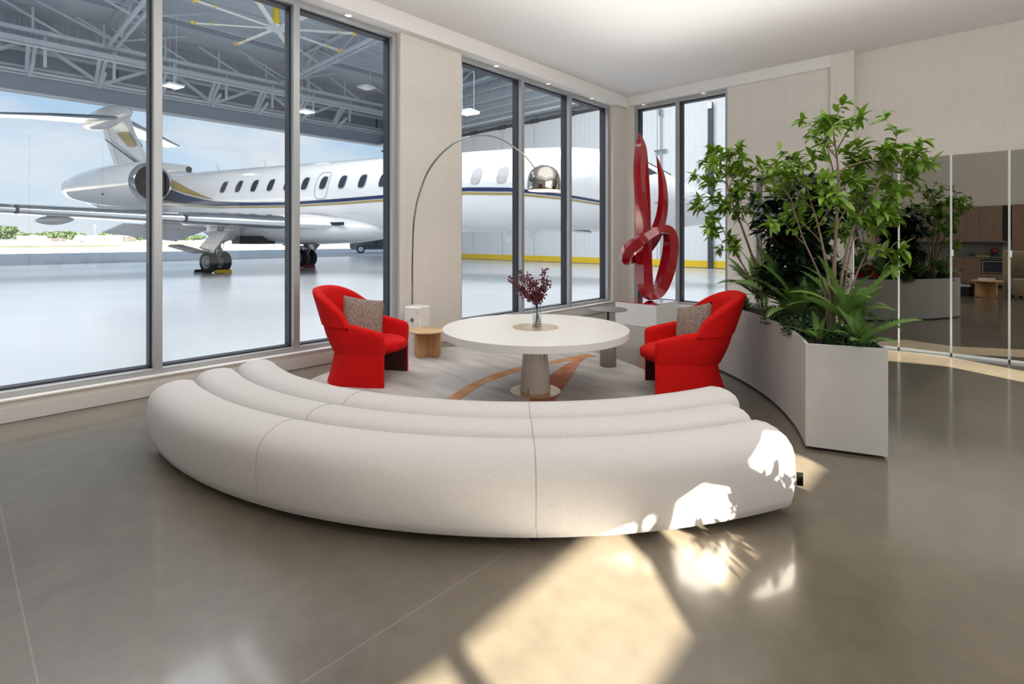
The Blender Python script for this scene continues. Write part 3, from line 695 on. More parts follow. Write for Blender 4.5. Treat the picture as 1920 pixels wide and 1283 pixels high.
# ------------------------------------------------------------------ crescent planter
PC = (-4.32, 2.61); PA0, PA1 = R_(20.3), R_(55.5); PH = .69
planter = thing('crescent_planter', 'large white crescent planter filled with greenery right of the armchair', 'planter', (PC[0], PC[1], 0))
def arcp(r, a, z): return (r*math.cos(a), r*math.sin(a), z)
def ring(r0, r1, z0, z1, a0, a1, n=40, w_=None):
    rows = []
    for k in range(n+1):
        a = a0+(a1-a0)*k/n; rows.append([arcp(r0, a, z0), arcp(r1, a, z0), arcp(r1, a, z1), arcp(r0, a, z1)])
    return G().grid(rows, True, True)
RO = 4.055
# end faces follow the photo: the near end is nearly square to the arc
part('inner_wall', ring(3.60, 3.62, .02, PH, PA0, PA1), M_PLANTER, planter, 30)
part('outer_wall', ring(RO-.02, RO, .02, PH, PA0, PA1), M_PLANTER, planter, 30)
part('end_wall', ring(3.602, RO-.002, .02, PH-.001, PA0-.006, PA0+.001, 2), M_PLANTER, planter, 30)
part('end_wall', ring(3.602, RO-.002, .02, PH-.001, PA1-.001, PA1+.006, 2), M_PLANTER, planter, 30)
part('soil', ring(3.62, RO-.02, .03, PH-.05, PA0+.001, PA1-.001), M_SOIL, planter, 30)
part('shadow_gap_base', ring(3.63, RO-.03, 0, .02, PA0+.01, PA1-.01), M_BLACK, planter)
def inpl(r, deg): a = R_(deg); return Vector((PC[0]+r*math.cos(a), PC[1]+r*math.sin(a), PH-.05))

# ------------------------------------------------------------------ leaves
def leaf_mesh(name, m, L_=.08, W_=.032, fold=.25, curl=.25):
    V = []; F = []
    xs = [0, .18, .45, .75, 1.0]; ws = [.08, .72, 1.0, .62, .02]
    for x, w_ in zip(xs, ws):
        y = x*L_; z = -curl*L_*x*x
        V += [(-W_/2*w_, y, z+fold*W_/2*w_), (0, y, z), (W_/2*w_, y, z+fold*W_/2*w_)]
    for i in range(4):
        b = i*3; F += [(b, b+1, b+4, b+3), (b+1, b+2, b+5, b+4)]
    d = bpy.data.meshes.new(name); d.from_pydata(V, [], F); d.polygons.foreach_set('use_smooth', [True]*len(F)); d.materials.append(m); return d
LEAF = [leaf_mesh('leaf', M_LEAF, .095, .036, .25, .2), leaf_mesh('leaf', M_LEAF, .082, .036, .4, .35), leaf_mesh('leaf', M_LEAF, .105, .042, .2, .3)]
DLEAF = [leaf_mesh('leaf', M_DARKLEAF, .13, .060, .2, .3), leaf_mesh('leaf', M_DARKLEAF, .11, .052, .3, .15)]
def leaf_matrix(p, d, roll_, s):
    d = d.normalized(); up = Vector((0, 0, 1)); x = d.cross(up)
    if x.length < .1: x = Vector((1, 0, 0))
    x.normalize(); z = x.cross(d)
    m = Matrix((x, d, z)).transposed().to_4x4(); m = m @ Matrix.Rotation(roll_, 4, 'Y')
    return Matrix.Translation(p) @ m @ Matrix.Scale(s, 4)
def put_leaves(rootobj, mats_, meshes, limit, rn, camdir=None):
    """nearest leaves as parts of their own, the rest joined into one part"""
    base = rootobj.location; cam_p = Vector((0, 0, 1.38))
    order = sorted(mats_, key=lambda m: (m.translation+base-cam_p).length + rn.random()*.25)
    for m in order[:limit]:
        o = bpy.data.objects.new('leaf', meshes[rn.randrange(len(meshes))]); COL.objects.link(o); o.parent = rootobj; o.matrix_local = m
    rest = order[limit:]
    if rest:
        V = []; F = []
        for m in rest:
            d = meshes[rn.randrange(len(meshes))]; o_ = len(V); V += [tuple(m @ v_.co) for v_ in d.vertices]; F += [tuple(i+o_ for i in p.vertices) for p in d.polygons]
        g = G(); g.v = V; g.f = F; part('foliage', g, meshes[0].materials[0], rootobj, kind='stuff', fix=False).data.polygons.foreach_set('use_smooth', [True]*len(F))
def tree(name, label, base, stems, meshes, limit, seed, cat='tree', group=None, leaf_n=(6, 9), lsc=1.0, bark=M_BARK, twig=.16, dens=1.0, vs_=1.0, hs_=1.0):
    """stems: list of dict(path=[world-offset points], r=base radius, br=[(t, dir, length)])"""
    rn = random.Random(seed); t = thing(name, label, cat, base, 0, group); ms = []
    gt = G()
    def cluster(p, d, n, s):
        for i in range(n):
            a = 2*math.pi*i/n + rn.random()*.8; side = d.cross(Vector((0, 0, 1)))
            if side.length < .1: side = Vector((1, 0, 0))
            side.normalize(); up = side.cross(d)
            dd = d*rn.uniform(.15, .75) + (side*math.cos(a)+up*math.sin(a))*rn.uniform(.7, 1.0); dd.z -= .08
            ms.append(leaf_matrix(p + d*rn.uniform(-.035, .02), dd, rn.uniform(-.5, .5), s*rn.uniform(.75, 1.15)))
    def branch(p, d, ln, r, depth):
        pts = [p]; n = 4; q_ = p.copy(); dd = d.normalized()
        for i in range(n):
            dd = (dd + Vector((rn.gauss(0, .12), rn.gauss(0, .12), rn.gauss(.05, .1)))).normalized(); q_ = q_ + dd*ln/n; pts.append(q_.copy())
            if depth > 0 and i >= 1 and rn.random() < .8*dens:
                sd_ = Vector((rn.gauss(0, 1), rn.gauss(0, 1), rn.gauss(.2, .5))).normalized()
                branch(q_.copy(), (dd*.6+sd_).normalized(), twig*rn.uniform(.5, 1.1), r*.55, depth-1)
            elif i >= 1: cluster(q_.copy(), dd, max(2, leaf_n[0]//3), lsc*.9)
        gt.tube(pts, [r*(1-.7*i/n) for i in range(n+1)], 5); cluster(q_, dd, rn.randint(*leaf_n), lsc)
    for s in stems:
        pth = crom([Vector((p.x*hs_, p.y*hs_, p.z*vs_)) for p in s['path']], 6); k = len(pth)
        part('trunk', G().tube(pth, [s['r']*(1-.72*i/(k-1)) for i in range(k)], 9), bark, t, 60)
        for u, d, ln in s['br']:
            branch(pth[int(u*(k-1))], Vector(d), ln, s['r']*.42, 1)
    part('branches', gt, bark, t, kind='stuff')
    put_leaves(t, ms, meshes, limit, rn); return t
def cd(lat, up, dep=0): v_ = Rv*lat + Fv*dep; v_.z = up; return v_
b1 = inpl(3.86, 26.5)
tree('slender_tree', 'tallest multi-stemmed leafy tree in the planter reaching above the mirror', b1, [
  dict(path=[cd(-.03,0), cd(-.05,.5), cd(-.14,1.0), cd(-.22,1.35,.05)], r=.013, br=[(.60,(-.4,.2,.5),.25),(.78,cd(-.5,.4),.30),(.9,cd(-.3,.8,-.2),.28),(1,cd(-.3,.8),.22),(.72,cd(.2,.5,-.5),.22)]),
  dict(path=[cd(.0,0,.02), cd(-.01,.5), cd(.01,1.0), cd(.03,1.4), cd(0,1.72)], r=.017, br=[(.52,cd(.6,.5),.26),(.60,cd(-.5,.6,-.2),.28),(.68,cd(.6,.5,.2),.30),(.75,cd(-.6,.5,-.1),.30),(.82,cd(.7,.5),.30),(.88,cd(-.6,.6),.24),(.93,cd(.5,.7),.22),(1,cd(-.05,1),.16),(.97,cd(-.6,.6,.1),.16)]),
  dict(path=[cd(.03,0,-.02), cd(.05,.5), cd(.16,1.0), cd(.36,1.36), cd(.47,1.62)], r=.012, br=[(.45,cd(.7,.4),.26),(.62,cd(.6,.5,.2),.26),(.74,cd(.5,.7,-.1),.22),(.86,cd(.7,.3),.20),(1,cd(.4,.6),.16),(.93,cd(.8,-.1),.18)]),
  dict(path=[cd(-.02,0,.05), cd(-.06,.45,.05), cd(-.24,.9,.05), cd(-.36,1.22,0)], r=.010, br=[(.65,cd(-.5,.5),.24),(.82,cd(-.4,.7,.2),.24),(1,cd(-.5,.7),.22),(.9,cd(.1,.8,-.3),.2)]),
  ], LEAF, 300, 11, leaf_n=(6, 9), vs_=.83, hs_=.86, dens=.9)
b2 = inpl(3.84, 46.5)
tree('slender_tree', 'leafy tree leaning left at the far end of the planter', b2, [
  dict(path=[cd(0,0), cd(-.08,.5), cd(-.24,1.0), cd(-.38,1.4), cd(-.40,1.68)], r=.015, br=[(.5,cd(-.5,.5),.28),(.6,cd(.5,.6),.28),(.68,cd(-.7,.4),.30),(.75,cd(.4,.7),.26),(.83,cd(-.6,.5),.28),(.88,cd(.6,.5),.22),(.95,cd(-.5,.5),.20),(1,cd(.1,1),.14)]),
  dict(path=[cd(.03,0), cd(.0,.5), cd(-.10,1.0), cd(-.12,1.42)], r=.012, br=[(.5,cd(.5,.5),.26),(.65,cd(-.5,.5),.26),(.78,cd(.6,.5),.28),(.9,cd(.5,.7),.24),(1,cd(-.1,1),.18),(.85,cd(-.5,.6),.2)]),
  dict(path=[cd(-.03,0), cd(-.14,.4), cd(-.34,.75), cd(-.48,1.05)], r=.010, br=[(.5,cd(-.3,.6),.24),(.7,cd(-.7,.4),.24),(.85,cd(-.3,.7),.22),(1,cd(-.7,.5),.22)]),
  ], LEAF, 240, 23, leaf_n=(9, 13), vs_=.86, hs_=.9, dens=1.15)
b3 = inpl(3.95, 28.5)
tree('slender_tree', 'shorter bright leafy sapling at the planter edge before the mirror', b3, [
  dict(path=[cd(0,0), cd(.06,.35), cd(.20,.7), cd(.30,1.0)], r=.010, br=[(.45,cd(.5,.4),.24),(.6,cd(-.4,.6),.22),(.7,cd(.7,.4),.26),(.82,cd(-.3,.8),.22),(.9,cd(.6,.5),.22),(1,cd(.2,1),.2)]),
  dict(path=[cd(.02,0), cd(.02,.4), cd(.08,.75), cd(.10,1.02)], r=.009, br=[(.5,cd(-.4,.5),.2),(.65,cd(.5,.6),.24),(.8,cd(-.4,.7),.2),(1,cd(.1,1),.2)]),
  ], LEAF, 170, 31, leaf_n=(7, 11), lsc=1.15, vs_=1.12, hs_=1.2)
b4 = inpl(3.87, 37.5)
stems = []; rn = random.Random(3)
for i in range(9):
    a = i*2*math.pi/9; rr = rn.uniform(.10, .32); hh = rn.uniform(.65, 1.10)
    stems.append(dict(path=[cd(.02*math.cos(a), 0, .02*math.sin(a)), cd(rr*.5*math.cos(a), hh*.5, rr*.4*math.sin(a)), cd(rr*math.cos(a), hh, rr*.7*math.sin(a))], r=.010,
        br=[(u, cd(math.cos(a+j*1.7), .5, math.sin(a+j*1.7)), .22) for j, u in enumerate((.35, .5, .62, .75, .85, .93, 1))]))
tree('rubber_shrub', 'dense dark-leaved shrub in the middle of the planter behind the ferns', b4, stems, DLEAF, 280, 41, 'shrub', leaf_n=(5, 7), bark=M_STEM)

# ------------------------------------------------------------------ ferns: toothed arching fronds
def frond_mesh(L_, W_, arch, teeth=17):
    V = []; F = []
    def sp(u): 
        return Vector((0, L_*(u-.22*arch*u*u), L_*(.62*u-arch*.78*u*u)))
    for i in range(teeth):
        u0, u1 = i/teeth, (i+1)/teeth; p0, p1 = sp(u0), sp(u1); um = (u0+u1)/2; w_ = W_*(math.sin(min(um*1.05+.06, 1)*math.pi)**.6)*(1-.25*um)
        w2 = w_*.40; tip = sp(min(u1+.035, 1.02)); o = len(V)
        V += [p0, p1, (p0.x-w2, p0.y, p0.z+.15*w2), (tip.x-w_, tip.y, tip.z+.10*w_), (p1.x-w2, p1.y, p1.z+.15*w2), (p0.x+w2, p0.y, p0.z+.15*w2), (tip.x+w_, tip.y, tip.z+.10*w_), (p1.x+w2, p1.y, p1.z+.15*w2)]
        F += [(o, o+1, o+4, o+2), (o+2, o+4, o+3), (o+1, o, o+5, o+7), (o+7, o+5, o+6)]
    d = bpy.data.meshes.new('frond'); d.from_pydata([tuple(v_) for v_ in V], [], F); d.materials.append(M_FERN); return d
FR = [frond_mesh(.52, .056, .45), frond_mesh(.46, .054, .75), frond_mesh(.40, .050, .95), frond_mesh(.56, .060, .62)]
def fern(label, base, n, s, seed, lean=None):
    rn = random.Random(seed); t = thing('fern', label, 'fern', base, 0, 'ferns in the crescent planter')
    for i in range(n):
        a = i*2.399 + rn.random()*.4; k = rn.choice(FR); tilt = rn.uniform(-.15, .75) if i < n*.6 else rn.uniform(.4, 1.1)
        o = bpy.data.objects.new('frond', k); COL.objects.link(o); o.parent = t
        o.rotation_euler = Euler((tilt*.9, rn.uniform(-.3, .3), a)); o.scale = [s*rn.uniform(.8, 1.15)]*3; o.location = (rn.uniform(-.02, .02), rn.uniform(-.02, .02), rn.uniform(0, .05))
    part('crown', G().lathe([(.001, -.02), (.035, -.02), (.03, .05), (.001, .07)], n=10), M_STEM, t)
    return t
fern('large fern with long serrated fronds at the planter corner nearest the mirror', inpl(3.92, 25.0)+Vector((0, 0, .14)), 22, 1.10, 1)
fern('low fern drooping over the near right rim of the planter', inpl(3.93, 22.3), 16, .78, 2)
fern('fern in the middle of the planter left of the tall trunk', inpl(3.73, 33.0)+Vector((0, 0, .10)), 24, 1.20, 3)
fern('fern at the far left of the planter behind the red armchair', inpl(3.86, 48.5)+Vector((0, 0, .16)), 24, 1.15, 4)
fern('fern growing between the dark shrub and the leaning tree', inpl(3.76, 38.0)+Vector((0, 0, .16)), 24, 1.20, 5)
fern('small fern at the inner rim beside the thin trunks', inpl(3.72, 23.8), 9, .55, 6)
fern('fern on the mirror side of the planter behind the tall trunk', inpl(3.95, 33.5)+Vector((0, 0, .1)), 16, 1.0, 8)
fern('fern on the mirror side behind the leaning tree', inpl(3.94, 44.0)+Vector((0, 0, .1)), 16, 1.0, 9)
# fine-leaved ground shrubs
def shrub(label, base, r, n, seed):
    rn = random.Random(seed); t = thing('ground_shrub', label, 'shrub', base, 0, 'low fine-leaved shrubs in the planter'); V = []; F = []
    for i in range(n):
        d = Vector((rn.gauss(0, 1), rn.gauss(0, 1), abs(rn.gauss(0, 1)))).normalized(); p = d*r*rn.uniform(.55, 1.0); p.z *= .95
        a = Vector((rn.gauss(0, 1), rn.gauss(0, 1), rn.gauss(.6, 1))).normalized(); b = a.cross(d)
        if b.length < .1: continue
        b.normalize(); o = len(V); L_ = rn.uniform(.025, .05); w_ = .007
        V += [tuple(p-b*w_*.3), tuple(p+a*L_*.5-b*w_), tuple(p+a*L_), tuple(p+a*L_*.5+b*w_)]; F.append((o, o+1, o+2, o+3))
    g = G(); g.v = V; g.f = F; part('foliage', g, M_SHRUB, t, kind='stuff', fix=False)
    part('stem', G().tube([(0, 0, 0), (0, 0, r*.7)], .01, 6), M_STEM, t)
shrub('low dark fine-leaved shrub in front of the tall trunk', inpl(3.76, 29.5), .20, 2600, 1)
shrub('rounded fine-leaved shrub right of the tall trunk', inpl(3.90, 23.5), .15, 1600, 2)
shrub('small bright fine-leaved shrub at the far end of the planter', inpl(3.80, 53.5), .17, 1800, 3)
shrub('low dark fine-leaved shrub left of the middle fern', inpl(3.74, 37.8), .17, 1800, 4)
shrub('fine-leaved shrub on the mirror side of the planter', inpl(3.93, 38.5), .20, 1800, 5)
# leafy potted plant by the east windows: out of the frame, its leaves break up the sunlight
bp_ = Vector((.95, 1.42, .32))
t = tree('potted_tree', 'leafy plant in a grey pot standing in the sun by the right-hand windows', bp_, [
  dict(path=[cd(0,0), Vector((.02,.05,.3)), Vector((.05,.15,.62))], r=.012, br=[(.4,(.2,.8,.3),.26),(.6,(-.2,.7,.2),.28),(.8,(.2,-.5,.5),.24),(.9,(0,.8,.5),.26),(1,(.1,.3,1),.2)]),
  dict(path=[cd(0,0), Vector((-.05,.35,.22)), Vector((0,.50,.48))], r=.010, br=[(.5,(0,.5,.6),.24),(.7,(.2,.8,.3),.26),(.85,(0,.6,.7),.26),(1,(0,1,.3),.24),(.9,(0,1,-.2),.24)])], LEAF, 0, 77, leaf_n=(11, 15), lsc=1.1, vs_=.92)
part('pot', G().lathe([(.001, -.32), (.15, -.32), (.19, -.02), (.175, 0), (.16, -.04), (.001, -.05)], n=32), M_GREY, t, 40)
# ------------------------------------------------------------------ bar wall behind the camera, seen in the mirror
YB = -3.90
t = thing('bar_cabinet', 'brown wood bar wall with a recessed shelf niche reflected in the mirror', 'cabinet', (-1.4, -4.19, 0))
def bx(nm, x0, x1, y0, y1, z0, z1, m, par=t, **k):
    g = G(); g.box(x0-t.location.x, x1-t.location.x, y0-t.location.y, y1-t.location.y, z0, z1); return part(nm, g, m, par, **k)
X0, X1 = -2.9, .05
for i in range(6):
    a = X0+(X1-X0)*i/6; b = X0+(X1-X0)*(i+1)/6
    bx('upper_panel', a+.002, b-.002, -4.19, YB+.0, 1.30, 2.29, M_WOODPANEL, bevel=.002)
bx('niche_back', X0, X1, -4.19, -4.15, .86, 1.30, M_BARGREY)
bx('shelf', X0, X1+.14, -4.19, YB+.02, 1.27, 1.298, M_BARGREY)
bx('counter', X0, X1+.14, -4.19, YB+.02, .835, .86, M_BARGREY)
for a, b in ((-2.9,-2.2),(-2.2,-1.5),(-1.5,-.76),(-.76,-.40)):
    bx('lower_door', a+.002, b-.002, -4.19, YB, .08, .83, M_WOODPANEL, bevel=.002)
bx('lower_door', -.398, .19, -4.19, YB, .08, .38, M_WOODPANEL, bevel=.002)
bx('toe_kick', X0, .19, -4.17, YB-.04, 0, .08, M_BLACK)
bx('shadow_gap', .05, .235, -4.19, YB-.10, 1.30, 2.30, M_STEM); bx('end_panel', .24, 1.3, -4.19, YB+.02, 0, 2.31, M_WOODPANEL, bevel=.002)
t = thing('built_in_oven', 'built-in steel framed oven with black glass under the bar counter', 'oven', (-.10, YB+.002, .60))
g = G(); g.box(-.285, .285, -.2, .012, -.205, .205); part('body', g, M_STEEL, t, bevel=.003)
g = G(); g.box(-.245, .245, .012, .018, -.165, .12); part('door_glass', g, M_JETGLASS, t)
g = G(); g.box(-.27, .27, .012, .016, .135, .19); part('control_panel', g, M_BLACK, t)
g = G(); g.tube([(-.25, .035, .125), (.25, .035, .125)], .007, 8); part('handle', g, M_STEEL, t, 40)
M_BKY = mat('yellow_book_cloth', (.50, .35, .06), .7); M_BKW = mat('white_book_cover', (.70, .69, .67), .6); M_BKO = mat('ochre_book_cloth', (.36, .20, .07), .7); M_BKD = mat('charcoal_book_cloth', (.05, .05, .055), .7)
M_PAGE = mat('book_pages', (.72, .68, .60), .8)
def book(label, x, y, z, sx, sy, h, m, rot=0, group=None):
    t = thing('book', label, 'book', (x, y, z), R_(rot), group)
    g = G(); g.box(-sx/2, sx/2, -sy/2, sy/2, 0, .003); g.box(-sx/2, sx/2, -sy/2, sy/2, h-.003, h); g.box(-sx/2, sx/2, -sy/2, -sy/2+.003, 0, h); part('cover', g, m, t)
    g = G(); g.box(-sx/2+.004, sx/2-.004, -sy/2+.003, sy/2-.004, .003, h-.003); part('pages', g, M_PAGE, t)
gs = 'books lying on the bar shelf'
book('white and charcoal book lying leftmost on the bar shelf', -.545, -4.02, 1.298, .20, .15, .022, M_BKW, 180, gs)
book('charcoal book lying on the white book on the bar shelf', -.545, -4.02, 1.3205, .19, .14, .020, M_BKD, 184, gs)
book('ochre book lying in the middle of the bar shelf', -.32, -4.02, 1.298, .22, .15, .036, M_BKO, 180, gs)
book('pale yellow book lying under the red glasses on the bar shelf', -.04, -4.02, 1.298, .22, .15, .030, M_BKY, 180, gs)
book('lower yellow book on the bar counter', -.36, -4.02, .86, .28, .2, .032, M_BKY, 180, 'books on the bar counter')
M_REDGL = mat('red_glassware', (.16, .008, .01), .15)
for x, lab in ((-.05, 'left dark red glass on the yellow book on the bar shelf'), (.03, 'right dark red glass on the yellow book on the bar shelf')):
    t = thing('red_glass', lab, 'glass', (x, -4.02, 1.328), 0, 'red glasses on the bar shelf')
    part('bowl', G().lathe([(.028, 0), (.034, .05), (.032, .11), (.028, .11), (.028, .01), (.001, .01)], n=20, caps=False), M_REDGL, t, 50); part('foot', G().lathe([(.001, 0), (.03, 0), (.03, .006), (.001, .006)], n=20), M_REDGL, t, 50)
t = thing('red_jar', 'round red lidded jar on a dark stand on the bar counter', 'jar', (-.11, -4.02, .86))
part('stand', G().lathe([(.001, 0), (.07, 0), (.065, .10), (.001, .10)], n=24), M_BLACK, t, 40); part('jar_body', G().lathe([(.001, .10), (.06, .10), (.085, .14), (.085, .19), (.06, .225), (.001, .23)], n=28), M_REDGL, t, 50)
part('lid_knob', G().sphere((0, 0, .24), .016, 12, 8), M_REDGL, t, 60)
for i, (x, h, lab) in enumerate(((-.62, .12, 'short dark bottle at the left of the bar counter'), (-.55, .14, 'taller dark bottle beside the short one on the bar counter'))):
    t = thing('dark_bottle', lab, 'bottle', (x, -4.03, .86), 0, 'dark bottles on the bar counter')
    part('body', G().lathe([(.001, 0), (.028, 0), (.028, h*.6), (.011, h*.78), (.011, h), (.001, h)], n=20), M_DARK, t, 50); part('cap', G().lathe([(.013, h), (.013, h+.015), (.001, h+.015)], n=14), M_STEEL, t, 50)
t = thing('shelf_basket', 'long dark woven basket on the bar shelf behind the leaves', 'basket', (-1.05, -4.03, 1.298))
g = G(); g.box(-.36, .36, -.08, .08, 0, .008); g.box(-.36, .36, -.08, -.07, 0, .12); g.box(-.36, .36, .07, .08, 0, .12); g.box(-.36, -.35, -.08, .08, 0, .12); g.box(.35, .36, -.08, .08, 0, .12); part('basket_body', g, M_BLACK, t, bevel=.003)
g = G(); g.tube([(-.36, -.08, .12), (.36, -.08, .12), (.36, .08, .12), (-.36, .08, .12), (-.36, -.08, .12)], .008, 6); part('rim', g, M_STEM, t)
# coffee table with books
t = thing('oak_coffee_table', 'oak coffee table with crossed rounded panels reflected in the mirror', 'table', (-.235, -.46, 0))
part('tabletop', G().lathe([(.001, .375), (.285, .375), (.29, .382), (.288, .398), (.001, .40)], n=48), M_OAKTOP, t, 40)
for a in (45, 135, 225, 315):
    P = [(.004, .004), (.16, .004)] + [(.16+.10*math.sin(k*math.pi/12), .104-.10*math.cos(k*math.pi/12)) for k in range(1, 7)] + [(.27, .375), (.004, .375)]
    g = G(); n = len(P); g.add([(x, -.012, z) for x, z in P] + [(x, .012, z) for x, z in P], [tuple(range(n)), tuple(range(2*n-1, n-1, -1))] + [(i, n+i, n+(i+1)%n, (i+1)%n) for i in range(n)]); part('leg', g, M_OAK, t, rot=(0, 0, R_(a)), bevel=.003)
book('large white book at the bottom of the stack on the oak coffee table', -.235, -.46, .40, .30, .24, .022, M_BKW, 178, 'white books on the coffee table')
book('white book on top of the stack on the oak coffee table', -.23, -.455, .4225, .29, .22, .020, M_BKW, 186, 'white books on the coffee table')
# velvet tub chair (its right part lies outside the frame)
t = thing('velvet_tub_chair', 'tan velvet high-backed tub chair reflected at the right edge of the mirror', 'chair', (.49, -1.0, 0), R_(20))
rows = []
for k in range(37):
    a = R_(-125 + 250*k/36) - math.pi/2; row = []
    for r, z in ((.43, .05), (.44, .30), (.445, .80), (.44, 1.055), (.41, 1.08), (.375, 1.055), (.365, .80), (.37, .10)): row.append((r*math.cos(a), r*math.sin(a), z))
    rows.append(row)
part('back_shell', G().grid(rows, True, True), M_VELVET, t, 50)
part('seat', G().lathe([(.001, .06), (.36, .06), (.37, .12), (.37, .38), (.345, .43), (.001, .44)], n=40), M_VELVET, t, 40)
rows = [[((.447)*math.cos(a), .447*math.sin(a), .05), (.455*math.cos(a), .455*math.sin(a), .5), (.447*math.cos(a), .447*math.sin(a), 1.05)] for a in (R_(150), R_(152), R_(154))]
part('piping', G().tube([(.447*math.cos(R_(170)), .447*math.sin(R_(170)), .05), (.452*math.cos(R_(170)), .452*math.sin(R_(170)), 1.05)], .008, 6), M_VELVET, t, 60)
for a in (45, 135, 225, 315): part('foot', G().lathe([(.02, 0), (.025, .06)], (.30*math.cos(R_(a)), .30*math.sin(R_(a)), 0), 12), M_BLACK, t)
# magazine tote on the floor
t = thing('floor_tote', 'black tote with white papers on the floor beside the oak coffee table', 'bag', (-.62, -.62, 0), R_(30))
g = G(); g.box(-.14, .14, -.09, .09, 0, .012); g.box(-.14, .14, -.09, -.082, 0, .22); g.box(-.14, .14, .082, .09, 0, .22); g.box(-.14, -.132, -.09, .09, 0, .22); g.box(.132, .14, -.09, .09, 0, .22); part('body', g, M_BLACK, t, bevel=.004)
g = G(); g.box(-.11, .10, -.02, .015, .012, .27); part('papers', g, M_BKW, t, rot=(R_(6), 0, 0))
g = G(); g.tube(crom([(-.07, .086, .2), (-.06, .086, .32), (.06, .086, .32), (.07, .086, .2)], 6), .006, 6); part('handle', g, M_BLACK, t)
# ------------------------------------------------------------------ hangar shell
HX = -36.5; HY0, HY1 = -25.0, 24.4; HZ = 12.75
g = G(); g.add([(HX,HY0,-.005),(-5.72,HY0,-.005),(-5.72,9.4,-.005),(4.6,9.4,-.005),(4.6,HY1,-.005),(HX,HY1,-.005)], [(0,1,2,3,4,5)]); struct('hangar_floor', g, M_HFLOOR)
g = G()
for x0, x1, y0, y1 in ((HX-.3, -5.7, HY0, HY1), (-5.7, 4.8, 9.4, HY1)): g.box(x0, x1, y0, y1, HZ, HZ+.25)
struct('hangar_roof', g, M_ROOF)
hw = root('hangar_wall')
g = G(); g.box(HX, -5.7, HY0-.2, HY0, 0, HZ); part('south_sheet', g, M_HWALL, hw)
g = G(); g.box(-5.74, -5.6, HY0, -4.5, 0, HZ); g.box(-5.74, -5.6, -4.5, 9.6, ZC+.1, HZ); part('lounge_side_sheet', g, M_HWALL, hw)
g = G(); g.box(-5.74, 4.8, 9.45, 9.6, ZC+.1, HZ); part('lounge_side_sheet', g, M_HWALL, hw)
g = G(); g.box(4.6, 4.8, 9.4, HY1, 0, HZ); part('east_sheet', g, M_HWALL, hw)
def corr(name, x, y0, y1, z0, z1, m, pitch=.42, depth=.07, along='y', par=None):
    """vertical corrugated sheet as real folds"""
    n = int((y1-y0)/pitch); pr_ = []
    for i in range(n):
        a = y0+i*pitch
        pr_ += [(a, 0), (a+pitch*.55, 0), (a+pitch*.65, depth), (a+pitch*.9, depth)]
    pr_.append((y1, 0)); V = []
    for a, d in pr_: V += [((x+d, a, z0) if along == 'y' else (a, x-d, z0)), ((x+d, a, z1) if along == 'y' else (a, x-d, z1))]
    g = G().add(V, [(2*i, 2*i+2, 2*i+3, 2*i+1) for i in range(len(pr_)-1)])
    return part(name, g, m, par, fix=False)
# door side: upper sheet, recess, header beam with pale lip
dw = root('hangar_door_wall')
corr('upper_sheet', HX+.05, HY0, HY1, 10.9, HZ, M_HWALL, par=dw)
g = G(); g.box(HX-.3, HX, HY0, HY1, 9.4, HZ); part('backing', g, M_HDARK, dw)
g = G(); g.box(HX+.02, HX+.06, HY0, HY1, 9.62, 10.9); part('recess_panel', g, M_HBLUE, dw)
g = G(); g.box(HX-.4, HX+.35, HY0, HY1, 8.80, 9.60); part('header_beam', g, M_HDARK, dw)
g = G(); g.box(HX+.33, HX+.42, HY0, HY1, 8.74, 8.82); part('header_lip', g, M_HSTEEL, dw)
g = G(); g.box(HX+.2, HX+.6, HY0, HY1, 9.58, 9.66); part('header_flange', g, M_HSTEEL, dw)
for z in (9.98, 10.85): 
    g = G(); g.box(HX+.06, HX+.26, HY0, HY1, z, z+.16); part('girt', g, M_HSTEEL, dw)
y = 1.0
while y < HY1:
    g = G(); g.box(HX+.06, HX+.12, y, y+.12, 9.62, 10.9); part('stud', g, M_BLACK, dw); y += 5.6
# door truss (runs the length of the opening)
t = thing('door_truss', 'long pale steel truss running above the open hangar door', 'truss', (-34.4, 0, 0))
for z, h in ((11.42, .20), (10.92, .26)):
    g = G(); g.box(-.13, .13, -8, 23.9, z-h/2, z+h/2); part('chord', g, M_HSTEEL, t)
g = G(); g.box(-1.75, -1.5, -8, 23.9, 9.70, 9.86); part('chord', g, M_HSTEEL, t)
ys = [0.2+2.76*i for i in range(8)]
for i, y in enumerate(ys):
    for dy in (-.16, .10): g = G(); g.beam((-.05, y+dy, 10.9), (-1.6, y+dy*.6, 9.75), .16, .16); part('post', g, M_HSTEEL, t)
    g = G(); g.beam((-.1, y+.45, 11.3), (-.1, y+.45, 9.8), .13, .13); part('post', g, M_HSTEEL, t)
    g = G(); g.beam((0.3, y+.0, 9.95), (-1.0, y-.05, 9.45), .13, .13); part('knee_brace', g, M_HSTEEL, t)
    if i % 2 == 0: a, b = (-.9, y-2.2, 11.0), (-1.5, y+.1, 9.8)
    else: a, b = (-1.5, y-2.5, 9.8), (-.9, y-.3, 11.0)
    g = G(); g.beam(a, b, .16, .16); part('web', g, M_HSTEEL, t)
    g = G(); g.beam((0, y-1.1, 12.6), (0, y+1.4, 11.4), .11, .11); part('web', g, M_HSTEEL, t)
    g = G(); g.beam((0, y+.0, 12.6), (0, y+.0, 11.4), .10, .10); part('web', g, M_HSTEEL, t)
g = G(); g.tube([(-33.2, -8, 10.38), (-33.2, 24.2, 10.38)], .045, 8); o = part('sprinkler_pipe', g, M_WHITE); tag(o, 'thin white sprinkler pipe running below the door truss', 'pipe')
